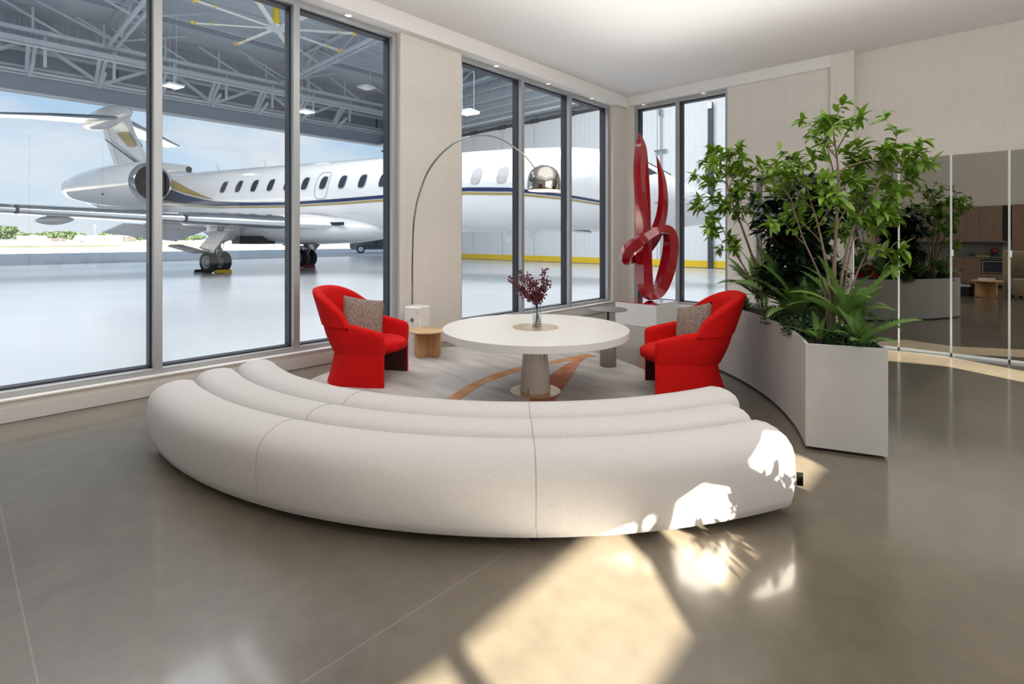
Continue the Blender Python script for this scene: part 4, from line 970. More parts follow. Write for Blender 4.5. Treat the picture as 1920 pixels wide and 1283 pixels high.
# roof trusses across the bay
for yy, lab, curtain in ((6.0, 'white steel roof truss meeting the door truss above the jet tail', True), (15.0, 'white steel roof truss behind the ceiling fan', True), (-4.0, 'white steel roof truss at the top left corner of the windows', False), (23.6, 'white steel roof truss along the far hangar wall', False)):
    t = thing('roof_truss', lab, 'truss', (0, yy, 0), 0, 'hangar roof trusses')
    x0, x1 = -34.2, -6.0
    if yy > 9.4: x1 = 4.4
    zb = lambda x: lerp(x, [-34.2, -14], [11.35, 11.75])
    for dy in (-.17, .17):
        g = G(); g.beam((x0, dy, zb(x0)), (-14, dy, zb(-14)), .12, .15); g.beam((-14, dy, 11.75), (x1, dy, 11.75), .12, .15); part('chord', g, M_HSTEEL, t)
    g = G(); g.box(x0, x1, -.12, .12, 12.45, 12.68); part('top_chord', g, M_HSTEEL, t)
    x = x0; i = 0
    while x < x1-1.5:
        g = G(); g.beam((x, 0, zb(x)) if i % 2 else (x, 0, 12.5), (x+2.3, 0, 12.5) if i % 2 else (x+2.3, 0, zb(x+2.3)), .10, .10); part('web', g, M_HSTEEL, t)
        g = G(); g.box(x+2.2, x+2.32, -.20, .20, zb(x+2.3)-.03, zb(x+2.3)+.03); part('tie_plate', g, M_HSTEEL, t)
        x += 2.3; i += 1
    for xx in (-33.4, -29.0):
        g = G(); g.beam((xx, 0, 11.5), (xx+.2, 3.2, 12.6), .08, .08); part('brace', g, M_HSTEEL, t)
        g = G(); g.beam((xx, 0, 11.5), (xx+.2, -3.2, 12.6), .08, .08); part('brace', g, M_HSTEEL, t)
    if curtain: corr('draft_curtain', .10, -33.5, -15, 11.75, 12.6, M_HWALL, .36, .06, 'x', t)
for i, x in enumerate((-31.5, -28.0, -24.5, -21.0, -17.5, -14.0, -10.5)):
    g = G(); g.box(x-.06, x+.06, -10, 24.2, 12.52, 12.74); struct('roof_purlin', g, M_HSTEEL if i % 2 else M_HDARK)
for x in (-30.2, -25.7, -21.2):
    g = G(); g.tube([(x, -6, 12.35), (x, 24, 12.35)], .03, 6); o = part('sprinkler_pipe', g, M_HSTEEL); tag(o, 'thin grey roof sprinkler pipe, ' + {-30.2: 'the one nearest the door truss', -25.7: 'the middle one by the ceiling fan', -21.2: 'the one nearest the lounge'}[x], 'pipe', 'sprinkler pipes under the hangar roof')
# ceiling fan
FH = Vector((-.679*23.0+.734*(517-960)/988*23.0, .734*23.0+.679*(517-960)/988*23.0, 10.55))
t = thing('hangar_fan', 'huge white eight-bladed ceiling fan with yellow blade tips in the hangar', 'fan', FH)
part('hub', G().lathe([(.001, -.14), (.18, -.14), (.30, -.05), (.42, -.03), (.42, .05), (.25, .09), (.12, .12), (.001, .12)], n=32), M_HSTEEL, t, 40)
part('motor', G().lathe([(.001, .12), (.16, .12), (.16, .45), (.13, .5), (.13, .95), (.19, 1.0), (.19, 1.15), (.001, 1.15)], n=24), M_YELLOW, t, 40)
part('drop_tube', G().lathe([(.06, 1.1), (.06, 2.15)], n=14), M_HSTEEL, t, 40); g = G(); g.box(-.3, .3, -.3, .3, 2.1, 2.2); part('mount_plate', g, M_HSTEEL, t)
for k in range(8):
    g = G(); P = [(-.11,-.01),(-.05,.022),(.03,.028),(.10,.005),(.12,-.012),(.02,-.006)]
    g.grid([[(x, yq, z) for x, z in P] for yq in (.35, 1.2, 2.3, 3.25)], True, True); b = part('blade', g, M_WHITE, t, 40, rot=(0, R_(-6), R_(45*k+8)))
    g = G(); g.box(-.14, .13, 3.25, 3.36, -.05, .05); part('blade_tip', g, M_YELLOW, b, bevel=.01)
    g = G(); g.box(-.123, .128, 2.58, 2.63, -.025, .035); part('yellow_band', g, M_YELLOW, b)
# suspended LED fixtures
for p, lab in (((-28.8, 7.42, 8.59), 'lit square LED bay light hanging in front of the jet tail'), ((-27.1, 13.1, 8.10), 'lit square LED bay light hanging above the jet windows'), ((-16.3, 14.9, 6.61), 'lit square LED bay light at the left of the middle window'), ((-26.5, 16.4, 9.94), 'unlit square LED bay light near the tall left window corner')):
    t = thing('bay_light', lab, 'light', p, R_(12), 'hangar bay lights')
    g = G(); g.box(-.36, .36, -.36, .36, 0, .10); part('housing', g, M_HSTEEL, t, bevel=.01)
    g = G(); g.box(-.32, .32, -.32, .32, -.012, 0); part('led_panel', g, M_LIGHT if 'unlit' not in lab else M_WHITE, t)
    for sx_ in (-.3, .3): g = G(); g.tube([(sx_, 0, .1), (sx_, 0, 12.7-p[2])], .008, 5); part('cable', g, M_HSTEEL, t)
# ------------------------------------------------------------------ north wall with sliding doors
nw = root('hangar_wall_north')
g = G(); g.box(HX, 4.8, HY1, HY1+.2, 0, HZ); part('backing', g, M_HWALL, nw)
corr('upper_sheet', HY1-.02, HX, 4.6, 8.9, HZ, M_HWALL, .5, .05, 'x', nw)
for z in (9.3, 9.75, 10.3, 11.0): g = G(); g.tube([(HX+1, HY1-.35, z), (4.5, HY1-.35, z)], .04, 6); part('rail_pipe', g, M_WHITE, nw)
g = G(); g.box(HX, 4.6, HY1-.9, HY1-.1, 8.75, 8.85); part('cable_tray', g, M_HSTEEL, nw)
g = G(); g.box(HX, 4.6, HY1-.45, HY1-.25, 8.32, 8.46); part('door_track', g, M_TRACK, nw)
t = thing('hangar_sliding_door', 'white sliding hangar door of tall panels with a yellow base stripe', 'door', (HX, HY1-.30, 0))
x = 0.1; 
while x < 40.8:
    x2 = min(x+2.66, 41.0)
    g = G(); g.box(x+.025, x2-.025, -.06, .06, .34, 8.3); p = part('door_panel', g, M_HDOOR, t)
    g = G(); g.box(x+.0, x2, -.075, .06, .02, .34); part('yellow_stripe', g, M_YELLOW, p)
    g = G(); g.box(x2-.03, x2+.03, -.05, .08, .02, 8.3); part('panel_joint', g, M_JETGREY, p)
    g = G(); g.box(x2-.30, x2-.08, -.16, .0, 8.26, 8.52); g.box(x2+.08, x2+.30, -.16, .0, 8.26, 8.52); g.box(x2-.34, x2+.34, -.13, -.05, 8.36, 8.42); part('trolley', g, M_TRACK, p)
    x = x2
for xx in (-9.72,):
    t = thing('door_mast', 'tall black steel post standing against the far hangar door', 'post', (xx, HY1-.55, 0)); g = G(); g.box(-.10, .10, -.06, .06, 0, 7.6); part('post', g, M_TRACK, t)
    g = G(); g.box(-.35, .35, -.04, .04, 2.95, 3.0); part('bracket', g, M_STEEL, t)
    g = G(); g.box(-.10, .10, -.12, -.06, 7.3, 7.6); part('pulley', g, M_STEEL, t)
t = thing('door_rod', 'thin steel locking rod on the far hangar door behind the sculpture', 'rod', (-12.2, HY1-.5, 0)); g = G(); g.tube([(0, 0, .3), (0, 0, 7.6)], .045, 8); part('rod', g, M_JETGREY, t); g = G(); g.box(-.33, .33, -.05, .05, 5.65, 5.72); part('handle_bar', g, M_STEEL, t); g = G(); g.box(-.08, .08, -.08, .08, 7.4, 7.7); part('pulley', g, M_STEEL, t)
# ------------------------------------------------------------------ business jet: local x = forward, y = away from the lounge, z up
JU = Vector((.955, .297, 0)).normalized()
JM = Vector((-23.5, 9.75, 0))
jet = thing('business_jet', 'white twin-engine business jet with navy and gold stripe parked in the hangar', 'airplane', JM, math.atan2(JU.y, JU.x))
# fuselage sections: s, top, bottom, half width
FS = [(-15.6,4.02,3.72,.10),(-15.0,4.15,3.52,.26),(-13.5,4.36,3.10,.56),(-12.0,4.46,2.72,.80),(-10.0,4.53,2.30,1.05),(-8.0,4.56,1.98,1.22),(-6.0,4.56,1.76,1.32),(-4.0,4.54,1.65,1.35),(0,4.52,1.62,1.36),(8,4.47,1.61,1.36),(12,4.43,1.60,1.36),(14,4.34,1.59,1.345),(15,4.20,1.575,1.30),(15.7,4.00,1.565,1.22),(16.3,3.72,1.57,1.10),(16.8,3.42,1.61,.97),(17.3,3.10,1.68,.82),(17.8,2.83,1.76,.64),(18.2,2.60,1.84,.46),(18.45,2.43,1.93,.30),(18.6,2.24,2.08,.10)]
fx = [f[0] for f in FS]
def fsec(s): 
    T_, B_, W_ = (lerp(s, fx, [f[k] for f in FS]) for k in (1, 2, 3)); return (T_+B_)/2, (T_-B_)/2, W_
def fside(s, z):                                              # half width of the skin at height z
    zc, h, w_ = fsec(s); q_ = max(-1, min(1, (z-zc)/h)); return w_*math.sqrt(max(1-q_*q_, 0))
ss = [f[0] for f in FS]; dense = []
for i in range(len(ss)-1):
    n = max(1, int((ss[i+1]-ss[i])/.5)); dense += [ss[i]+(ss[i+1]-ss[i])*k/n for k in range(n)]
dense.append(ss[-1])
def sm(s):                                                    # slightly smoothed sections
    a = [fsec(s+d) for d in (-.25, 0, .25)] if -15 < s < 18.0 else [fsec(s)]*3
    return [sum(v_[k] for v_ in a)/3 for k in range(3)]
rows = []
for s in dense:
    zc, h, w_ = sm(s); rows.append([(s, w_*math.cos(2*math.pi*j/40), zc+h*math.sin(2*math.pi*j/40)) for j in range(40)])
part('fuselage', G().grid(rows, True, True), M_JET, jet, 50)
# belly fairing
rows = []
for k in range(25):
    u = -1+2*k/24; q_ = max(1-abs(u)**2.6, .0)**.5
    rows.append([(1.6+5.4*u, 1.78*max(q_,.02)*math.cos(2*math.pi*j/32), 1.72+(.60 if math.sin(2*math.pi*j/32) < 0 else .75)*max(q_,.02)*math.sin(2*math.pi*j/32)) for j in range(32)])
part('belly_fairing', G().grid(rows, True, True), M_JET, jet, 50)
g = G(); g.box(4.6, 5.6, -1.50, -1.44, 1.86, 1.98); part('intake_grille', g, M_DARK, jet, rot=(0, 0, 0))
def skin_strip(name, S_, z0f, z1f, m, off=.008):
    for sd_ in (-1, 1):
        rows = []
        for s in S_:
            row = []
            for k in range(5):
                z = z0f(s)+(z1f(s)-z0f(s))*k/4; row.append((s, sd_*(fside(s, z)+off), z))
            rows.append(row)
        part(name, G().grid(rows), m, jet, 60, fix=False)
SS = [-6.2+.5*k for k in range(44)]
zn = lambda s: lerp(s, [-6.2,-5.2,-3.84,-1.85,.8,2.6,5.4,7.4,10.7,12.4,14.2,15.3], [3.60,3.40,3.12,2.87,2.78,2.75,2.80,2.86,2.99,2.91,2.66,2.44])
tn = lambda s: lerp(s, [-6.2,-4.5,-2.5,0,3,12,15.3], [.62,.50,.26,.14,.11,.13,.06])
skin_strip('navy_stripe', SS, lambda s: zn(s)-tn(s)*.5, lambda s: zn(s)+tn(s)*.5, M_NAVY)
skin_strip('gold_stripe', SS, lambda s: zn(s)-tn(s)*.5-.03-lerp(s,[-6,0,12,15],[.04,.06,.085,.05]), lambda s: zn(s)-tn(s)*.5-.03, M_GOLD)
S2 = [-6.6+.3*k for k in range(17)]
skin_strip('gold_flare', S2, lambda s: zn(s)+tn(s)*.5+.06, lambda s: zn(s)+tn(s)*.5+.06+lerp(s,[-6.6,-4,-2,-1.8],[.42,.30,.04,.0]), M_GOLD)
# cabin windows
def skin_patch(name, s, z, pts, m, par, off, sd_=-1):
    V = [(s, sd_*(fside(s, z)+off), z)] + [(s+a, sd_*(fside(s+a, z+b)+off), z+b) for a, b in pts]; n = len(pts)
    return part(name, G().add(V, [(0, 1+i, 1+(i+1)%n) for i in range(n)]), m, par, 40, fix=False)
def sup(a, b, n=24, p=3.2, sl=.04):
    o_ = []
    for i in range(n):
        t_ = 2*math.pi*i/n; c_, s_ = math.cos(t_), math.sin(t_); y_ = b*math.copysign(abs(s_)**(2/p), s_)
        o_.append((a*math.copysign(abs(c_)**(2/p), c_)+sl*y_/b, y_))
    return o_
def skin_ring(name, s, z, inner_, outer_, m, par, off, sd_=-1):
    n = len(inner_); V = [(s+a, sd_*(fside(s+a, z+b)+off), z+b) for a, b in inner_+outer_]
    return part(name, G().add(V, [(i, (i+1)%n, n+(i+1)%n, n+i) for i in range(n)]), m, par, 40, fix=False)
for k in range(15):
    s = -1.27+.952*k; z = 3.57-.0125*k
    for sd_ in (-1, 1):
        p = skin_patch('window', s, z, sup(.165, .245), M_JETGLASS if k < 11 else M_JETGLASS2, jet, .010, sd_)
        skin_ring('window_frame', s, z, sup(.160, .24), sup(.185, .268), M_JETGREY, p, .012, sd_)
skin_ring('emergency_door_outline', 4.38, 3.40, sup(.31, .50, 32, 4), sup(.345, .535, 32, 4), M_JETGREY, jet, .009)
# cockpit glazing
for sd_ in (-1, 1):
    def cs(pts): 
        V = [(s, sd_*(fside(s, z)+.012), z) for s, z in pts]; return G().add(V, [tuple(range(len(V)))])
    part('cockpit_window', cs([(15.25,3.92),(15.75,3.86),(15.9,3.40),(15.35,3.36)]), M_JETGLASS, jet, fix=False)
    part('cockpit_window', cs([(15.95,3.78),(16.35,3.56),(16.75,3.28),(16.55,3.22),(16.0,3.36)]), M_JETGLASS, jet, fix=False)
V = [(16.30,0,3.735),(16.30,-.42,3.60),(16.95,-.42,3.20),(17.05,0,3.285),(16.95,.42,3.20),(16.30,.42,3.60)]
part('windshield', G().add([(a, b, c+.012) for a, b, c in V], [(0,1,2,3),(0,3,4,5)]), M_JETGLASS, jet, fix=False)
for s, z in ((16.9, 2.55), (17.35, 2.45), (17.75, 2.42), (16.75, 2.38)):
    y_ = -fside(s, z)-.02; part('air_probe', G().tube([(s, y_+.02, z), (s+.03, y_-.06, z), (s+.22, y_-.07, z+.01)], .016, 6), M_JETMETAL, jet)
for s in (-3.35, -.2): part('antenna', G().prism([(s-.18, -.02), (s+.10, -.02), (s+.10, .02), (s-.18, .02)], 4.45, 4.55).beam((s, 0, 4.5), (s-.16, 0, 4.86), .03, .12), M_JET, jet)
for s in (11.9, 12.7): part('belly_antenna', G().beam((s, -.2, 1.65), (s-.22, -.2, 1.30), .03, .22), M_JET, jet)
part('belly_antenna', G().beam((14.1, -.2, 1.6), (14.6, -.2, 1.56), .3, .05), M_JET, jet)
# wing
def foil(ch, th, n=10):
    up = []; lo = []
    for i in range(n+1):
        x = (1-math.cos(math.pi*i/n))/2; t_ = 5*th*(.2969*math.sqrt(x)-.126*x-.3516*x*x+.2843*x**3-.1015*x**4); up.append((x*ch, t_*ch*1.0+.02*ch*math.sin(math.pi*x))); lo.append((x*ch, -t_*ch*.8+.02*ch*math.sin(math.pi*x)))
    return up + lo[-2:0:-1]
def wing_rows(st, sd_, a0=None):
    rows = []
    for y_, le, ch, z, th in st: rows.append([(le-x, sd_*y_, z+zz) for x, zz in foil(ch, th)])
    return rows
WST = [(1.2,5.3,7.4,1.86,.105),(1.9,4.75,6.6,1.88,.105),(3.0,3.9,5.4,1.92,.105),(5.7,1.85,3.9,2.06,.10),(8.9,-.55,3.0,2.24,.10),(12.0,-2.9,2.3,2.46,.095),(14.3,-4.7,1.75,2.70,.09)]
for sd_ in (-1, 1):
    wg = part('wing', G().grid(wing_rows(WST, sd_), True, True), M_JET, jet, 50)
    # polished slats wrapped over the leading edge, three segments
    for a, b in ((2.6, 5.15), (5.2, 8.55), (8.6, 13.9)):
        rows = []
        for k in range(9):
            y_ = a+(b-a)*k/8; le, ch, z, th = (lerp(y_, [w_[0] for w_ in WST], [w_[q] for w_ in WST]) for q in (1, 2, 3, 4)); f = foil(ch, th, 16)
            up = f[:6][::-1]; lo = f[-4:][::-1]
            rows.append([(le-x+.03, sd_*y_, z+zz*1.10) for x, zz in up+lo])
        part('slat', G().grid(rows), M_JETMETAL, wg, 60, fix=False)
    for y_ in (5.15, 8.55):
        le, ch, z = (lerp(y_, [w_[0] for w_ in WST], [w_[q] for w_ in WST]) for q in (1, 2, 3)); g = G(); g.lathe([(.001, -.03), (.135, -.03), (.135, .03), (.001, .03)], (le-.10, sd_*y_, z+.02), 14, 'y'); part('slat_gap', g, M_BLACK, wg)
    for y_ in (4.6, 7.2, 9.9):
        le, ch, z = (lerp(y_, [w_[0] for w_ in WST], [w_[q] for w_ in WST]) for q in (1, 2, 3)); x0 = le-ch*.55
        rows = [[(x0+1.0-2.4*k/12, sd_*y_+.12*math.sin(math.pi*k/12)**.6*math.cos(2*math.pi*j/12), z-.17+.16*math.sin(math.pi*max(min(k/12,.985),.015))**.6*math.sin(2*math.pi*j/12)) for j in range(12)] for k in range(13)]
        part('flap_fairing', G().grid(rows, True, True), M_JETGREY, wg, 50)
    rows = [[(-4.7-x*1.0-.9*k/4*1.0, sd_*(14.3+.25*k/4), 2.70+1.3*k/4+zz*.6) for x, zz in foil(1.75-.9*k/4, .07)] for k in range(5)]
    part('winglet', G().grid(rows, True, True), M_JET, wg, 50)
    # inboard flap drooping behind the gear
    g = G(); g.add([(-.9, sd_*2.3, 1.80), (-.9, sd_*5.4, 1.92), (-2.2, sd_*5.4, 1.62), (-2.9, sd_*2.3, 1.28), (-.9, sd_*2.3, 1.70), (-.9, sd_*5.4, 1.84), (-2.2, sd_*5.4, 1.58), (-2.9, sd_*2.3, 1.24)], [(0,1,2,3),(7,6,5,4),(0,4,5,1),(1,5,6,2),(2,6,7,3),(3,7,4,0)]); part('flap', g, M_JET, wg)
# engines
for sd_ in (-1, 1):
    e0 = (-4.25, sd_*2.42, 3.78)
    prof = [(.70,-.25),(.715,-.05),(.76,.0),(.815,-.06),(.87,-.25),(.94,-.8),(.965,-1.6),(.95,-2.6),(.88,-3.7),(.76,-4.8),(.62,-5.7),(.50,-6.35),(.46,-6.4),(.42,-6.2),(.40,-5.6)]
    en = part('engine', G().lathe([(r, x) for r, x in prof[4:]], e0, 48, 'x', caps=False), M_JET, jet, 50)
    part('intake_lip', G().lathe([(r, x) for r, x in prof[:5]], e0, 48, 'x', caps=False), M_JETMETAL, en, 50)
    part('intake_duct', G().lathe([(.70,-.25),(.68,-.5),(.69,-1.0)], e0, 48, 'x', caps=False), M_DARK, en, 50)
    part('fan_disc', G().lathe([(.69,-1.0),(.001,-1.0)], e0, 40, 'x', caps=False), M_DARK, en)
    for k in range(22):
        a = 2*math.pi*k/22; c_, s_ = math.cos(a), math.sin(a); c2, s2 = math.cos(a+.17), math.sin(a+.17)
        g = G().add([(e0[0]-.98, e0[1]+.16*c_, e0[2]+.16*s_), (e0[0]-.90, e0[1]+.16*c2, e0[2]+.16*s2), (e0[0]-.84, e0[1]+.66*c2, e0[2]+.66*s2), (e0[0]-.97, e0[1]+.66*c_, e0[2]+.66*s_)], [(0,1,2,3)]); part('fan_blade', g, M_FANBLADE, en, fix=False)
    part('spinner', G().lathe([(.001,-.55),(.08,-.66),(.15,-.85),(.17,-1.0)], e0, 24, 'x'), M_FANBLADE, en, 60)
    rows = [[(-5.4-x*1.0, sd_*y_, z+zz) for x, zz in foil(ch, .07)] for y_, z, ch in ((1.0,3.75,4.4),(1.7,3.78,4.2))]
    part('pylon', G().grid(rows, True, True), M_JET, en, 50)
    part('drain_vent', G().lathe([(.001,0),(.03,.05),(.03,.15),(.001,.2)], (-6.5, sd_*3.28, 3.3), 8, 'x'), M_BLACK, en)
# fin, bullet, stabiliser
FST = [(4.30,-7.6,3.9,.09),(5.3,-8.75,3.1,.10),(6.9,-10.0,2.75,.10),(7.9,-10.55,2.6,.11)]
fin = part('tail_fin', G().grid([[(le-x, zz*1.0, z) for x, zz in foil(ch, th)] for z, le, ch, th in FST], True, True), M_JET, jet, 50)
rows = [[(-5.6-3.4*u-.0, .17*math.cos(2*math.pi*j/16)*(1-.5*u), 4.58+.22*(.6+u)+.20*math.sin(2*math.pi*j/16)*(1+1.2*u)) for j in range(16)] for u in [k/8 for k in range(9)]]
ds = part('dorsal_scoop', G().grid(rows, True, True), M_JET, jet, 50)
part('scoop_mouth', G().lathe([(.15, -.02), (.15, .03), (.001, .03)], (-5.6, 0, 4.71), 20, 'x'), M_DARK, ds)
rows = [[(-7.3-1.2*k/4, sd_*(.19), 4.70+.10*k/4+.11*q) for q in (-1, 1)] for k in range(5) for sd_ in (-1,)]
part('gold_flash', G().grid(rows), M_GOLD, ds, fix=False)
g = G().add([(-10.0,-.20,6.95),(-10.35,-.20,6.55),(-11.8,-.20,6.95),(-11.2,-.20,7.25)], [(0,1,2,3)])
for nm, pts, m in (('gold_flash', [(-9.55,6.15),(-10.35,6.95),(-11.35,6.95),(-10.3,6.15)], M_GOLD), ('navy_line', [(-8.8,5.0),(-12.4,6.75),(-12.4,6.68),(-8.9,4.88)], M_NAVY)):
    for sd_ in (-1, 1):
        part(nm, G().add([(s, sd_*.17, z) for s, z in pts], [(0,1,2,3)]), m, fin, fix=False)
part('rudder_line', G().beam((-11.05, -.135, 5.0), (-12.2, -.12, 7.3), .02, .03), M_JETGREY, fin)
rows = []
for k in range(17):
    u = k/16; s = -10.15-4.9*u; h = .66*(math.sin(math.pi*min(max(u,.0),1))**.55)*(1.0 if u < .5 else 1.0-.15*(u-.5)); zc = 7.98-.22*u
    rows.append([(s, max(.40*math.sin(math.pi*u)**.6, .012)*math.cos(2*math.pi*j/20), zc+max(h, .012)*(.95 if math.sin(2*math.pi*j/20) > 0 else .9)*math.sin(2*math.pi*j/20)) for j in range(20)])
part('tail_bullet', G().grid(rows, True, True), M_JET, jet, 50)
for sd_ in (-1, 1):
    st = [(.1,-11.0,3.2,7.72,.09),(2.4,-12.55,2.3,7.58,.09),(5.0,-14.2,1.45,7.30,.08)]
    sb = part('stabilizer', G().grid(wing_rows(st, sd_), True, True), M_JET, jet, 50)
    rows = []
    for y_, le, ch, z, th in st: f = foil(ch, th, 14); rows.append([(le-x+.02, sd_*y_, z+zz*1.1) for x, zz in f[:4][::-1]+f[-3:][::-1]])
    part('leading_edge', G().grid(rows), M_JETMETAL, sb, 60, fix=False)
# landing gear
def wheel(par, s, y_, r=.43, wd=.30):
    h = wd/2; w_ = part('wheel', G().lathe([(r*.55,-h*.75),(r*.62,-h*.92),(r*.85,-h),(r*.96,-h*.75),(r,-h*.35),(r,h*.35),(r*.96,h*.75),(r*.85,h),(r*.62,h*.92),(r*.55,h*.75)], (s, y_, r), 36, 'y', caps=False), M_TIRE, jet, 50)
    part('rim', G().lathe([(.001,-h*.55),(r*.16,-h*.75),(r*.20,-h*.5),(r*.46,-h*.55),(r*.58,-h*.88),(r*.58,h*.88),(r*.46,h*.55),(r*.20,h*.5),(r*.16,h*.75),(.001,h*.55)], (s, y_, r), 30, 'y'), M_RIM, w_, 40)
    g = G()
    for k in range(12):
        a = 2*math.pi*k/12; g.lathe([(.001,-.006),(.030,-.006),(.030,.006),(.001,.006)], (s+r*.36*math.cos(a), y_-h*.56, r+r*.36*math.sin(a)), 8, 'y')
    part('rim_holes', g, M_BLACK, w_)
for sd_ in (-1, 1):
    for y_ in (1.98, 2.56): wheel(jet, -.38, sd_*y_)
    gx = sd_*2.27
    part('gear_strut', G().tube([(-.38, gx, .43), (-.30, gx, 1.0)], .085, 12), M_JETMETAL, jet, 50); part('gear_strut', G().tube([(-.30, gx, .95), (-.12, gx*.98, 1.95)], .125, 14), M_JETGREY, jet, 50)
    part('axle', G().tube([(-.38, gx-.3, .43), (-.38, gx+.3, .43)], .07, 10), M_JETGREY, jet, 50)
    part('torque_link', G().beam((-.38, gx, .46), (-.02, gx, .85), .10, .06).beam((-.02, gx, .85), (-.24, gx, 1.15), .10, .06), M_JETGREY, jet)
    part('side_brace', G().beam((-.26, gx, 1.15), (.25, gx-sd_*1.2, 1.75), .09, .09), M_JETGREY, jet)
    part('hydraulic_line', G().tube(crom([(-.2, gx+sd_*-.10, 1.7), (-.12, gx-sd_*.16, 1.2), (-.25, gx-sd_*.1, .6)], 5), .014, 6), M_BLACK, jet)
    # outer door plate hanging below the wing and the flat lower door
    for q_, w0, w1 in (([(.0, 1.66), (.86, 1.62), (-.06, .79), (-.87, .99)], 2.60, 2.66), ([(-2.3, 1.05), (-2.06, 1.13), (-.58, .89), (-.66, .78)], 2.58, 3.05)):
        n_ = 4; V = [(s, sd_*w0, z) for s, z in q_] + [(s, sd_*w1, z) for s, z in q_]
        part('gear_door', G().add(V, [(0,1,2,3), (7,6,5,4)] + [(i_, 4+i_, 4+(i_+1) % 4, (i_+1) % 4) for i_ in range(4)]), M_JET if w1 < 2.7 else M_JETGREY, jet)
    g = G(); g.box(-.2, 1.5, sd_*1.35-.35, sd_*1.35+.35, 1.15, 1.45); part('gear_bay', g, M_DARK, jet)
for y_ in (-.17, .17): wheel(jet, 15.5, y_, .26, .17)
part('gear_strut', G().tube([(15.5, 0, .26), (15.35, 0, 1.7)], .07, 12), M_JETGREY, jet, 50)
# chocks at the main wheels
Jm = Matrix.Translation(JM) @ Matrix.Rotation(math.atan2(JU.y, JU.x), 4, 'Z')
def chock(label, s, y_, m, m2):
    p = Jm @ Vector((s, y_, 0)); t = thing('wheel_chock', label, 'chock', p, math.atan2(JU.y, JU.x), 'wheel chocks')
    part('wedge', G().add([(-.10,-.32,0),(.10,-.32,0),(.10,.32,0),(-.10,.32,0),(-.03,-.32,.13),(.03,-.32,.13),(.03,.32,.13),(-.03,.32,.13)], [(3,2,1,0),(4,5,6,7),(0,1,5,4),(1,2,6,5),(2,3,7,6),(3,0,4,7)]), m, t)
    part('rope', G().tube(crom([(0,-.32,.06),(.15,-.45,.02),(.3,-.3,.015),(.2,-.1,.015)], 4), .014, 6), m2, t)
chock('yellow rubber chock in front of the near main wheels', .18, -2.35, M_YELLOW, M_BLACK); chock('black rubber chock behind the near main wheels', -.93, -2.45, M_BLACK, M_WHITE)
M_CHR = mat('maroon_chock', (.16, .02, .03), .7)
chock('maroon chock in front of the far main wheels', .20, 2.0, M_CHR, M_CHR)
# ------------------------------------------------------------------ outdoors beyond the hangar door
g = G(); prof = [(HX, -.012), (-60, -.012), (-125, -.012), (-190, -.7), (-260, -1.15), (-900, -1.3)]
g.add([(x, y, z) for x, z in prof for y in (-600, 600)], [(2*i, 2*i+1, 2*i+3, 2*i+2) for i in range(len(prof)-1)]); struct('apron_ground', g, M_CONC)
g = G(); g.add([(x, y, -.3) for x in (HX, 300) for y in (-300, 300)], [(0, 1, 3, 2)]); struct('outer_ground', g, M_CONC)
def gz(x): return lerp(-x, [36, 125, 190, 260, 900], [-.012, -.012, -.7, -1.15, -1.3])
def patch(name, x0, x1, y0, y1, m, dz, kind='structure', label=None):
    n = 12; xs_ = [x0+(x1-x0)*i/n for i in range(n+1)]; g = G().add([(x, y, gz(x)+dz) for x in xs_ for y in (y0, y1)], [(2*i, 2*i+1, 2*i+3, 2*i+2) for i in range(n)])
    o = part(name, g, m, kind=kind); 
    if label: o['label'] = label
patch('taxiway', -300, -160, -400, 600, M_TARMAC, .03)
patch('grass_verge', -150, -128, -200, 9, M_GRASS, .05); patch('grass_verge', -122, -108, -200, 22, M_GRASS, .05); patch('grass_verge', -360, -305, 60, 500, M_GRASS, .05)
FR_ = lambda px, D: (-.679*D + .734*(px-960)/988*D, .734*D + .679*(px-960)/988*D)
VX = Vector((.734, .679))
def far_building(px0, px1, D, h, label):
    a = FR_(px0, D); b = FR_(px1, D); c = ((a[0]+b[0])/2, (a[1]+b[1])/2); L_ = math.hypot(b[0]-a[0], b[1]-a[1]); z = gz(c[0])
    t = thing('warehouse', label, 'building', (c[0], c[1], z), math.atan2(.679, .734), 'far white buildings')
    g = G(); g.box(-L_/2, L_/2, 0, 14, 0, h); part('wall', g, M_BUILD, t)
    g = G(); g.box(-L_/2-.2, L_/2+.2, -.2, 14.2, h, h+.3); part('roof', g, M_WHITE, t)
    n = max(2, int(L_/9))
    for i in range(n):
        x = -L_/2+L_*(i+.5)/n; g = G(); g.box(x-.08, x+.08, -.06, 0, 0, h); part('downpipe', g, M_JETGREY, t)
        if i % 2 == 0: g = G(); g.box(x+.8, x+2.6, 3, 5, h+.3, h+1.0); part('roof_unit', g, M_WHITE, t)
far_building(30, 96, 370, 4.0, 'long white flat-roofed building far left beyond the apron'); far_building(123, 229, 370, 4.1, 'long white flat-roofed building far beyond the apron under the wing')
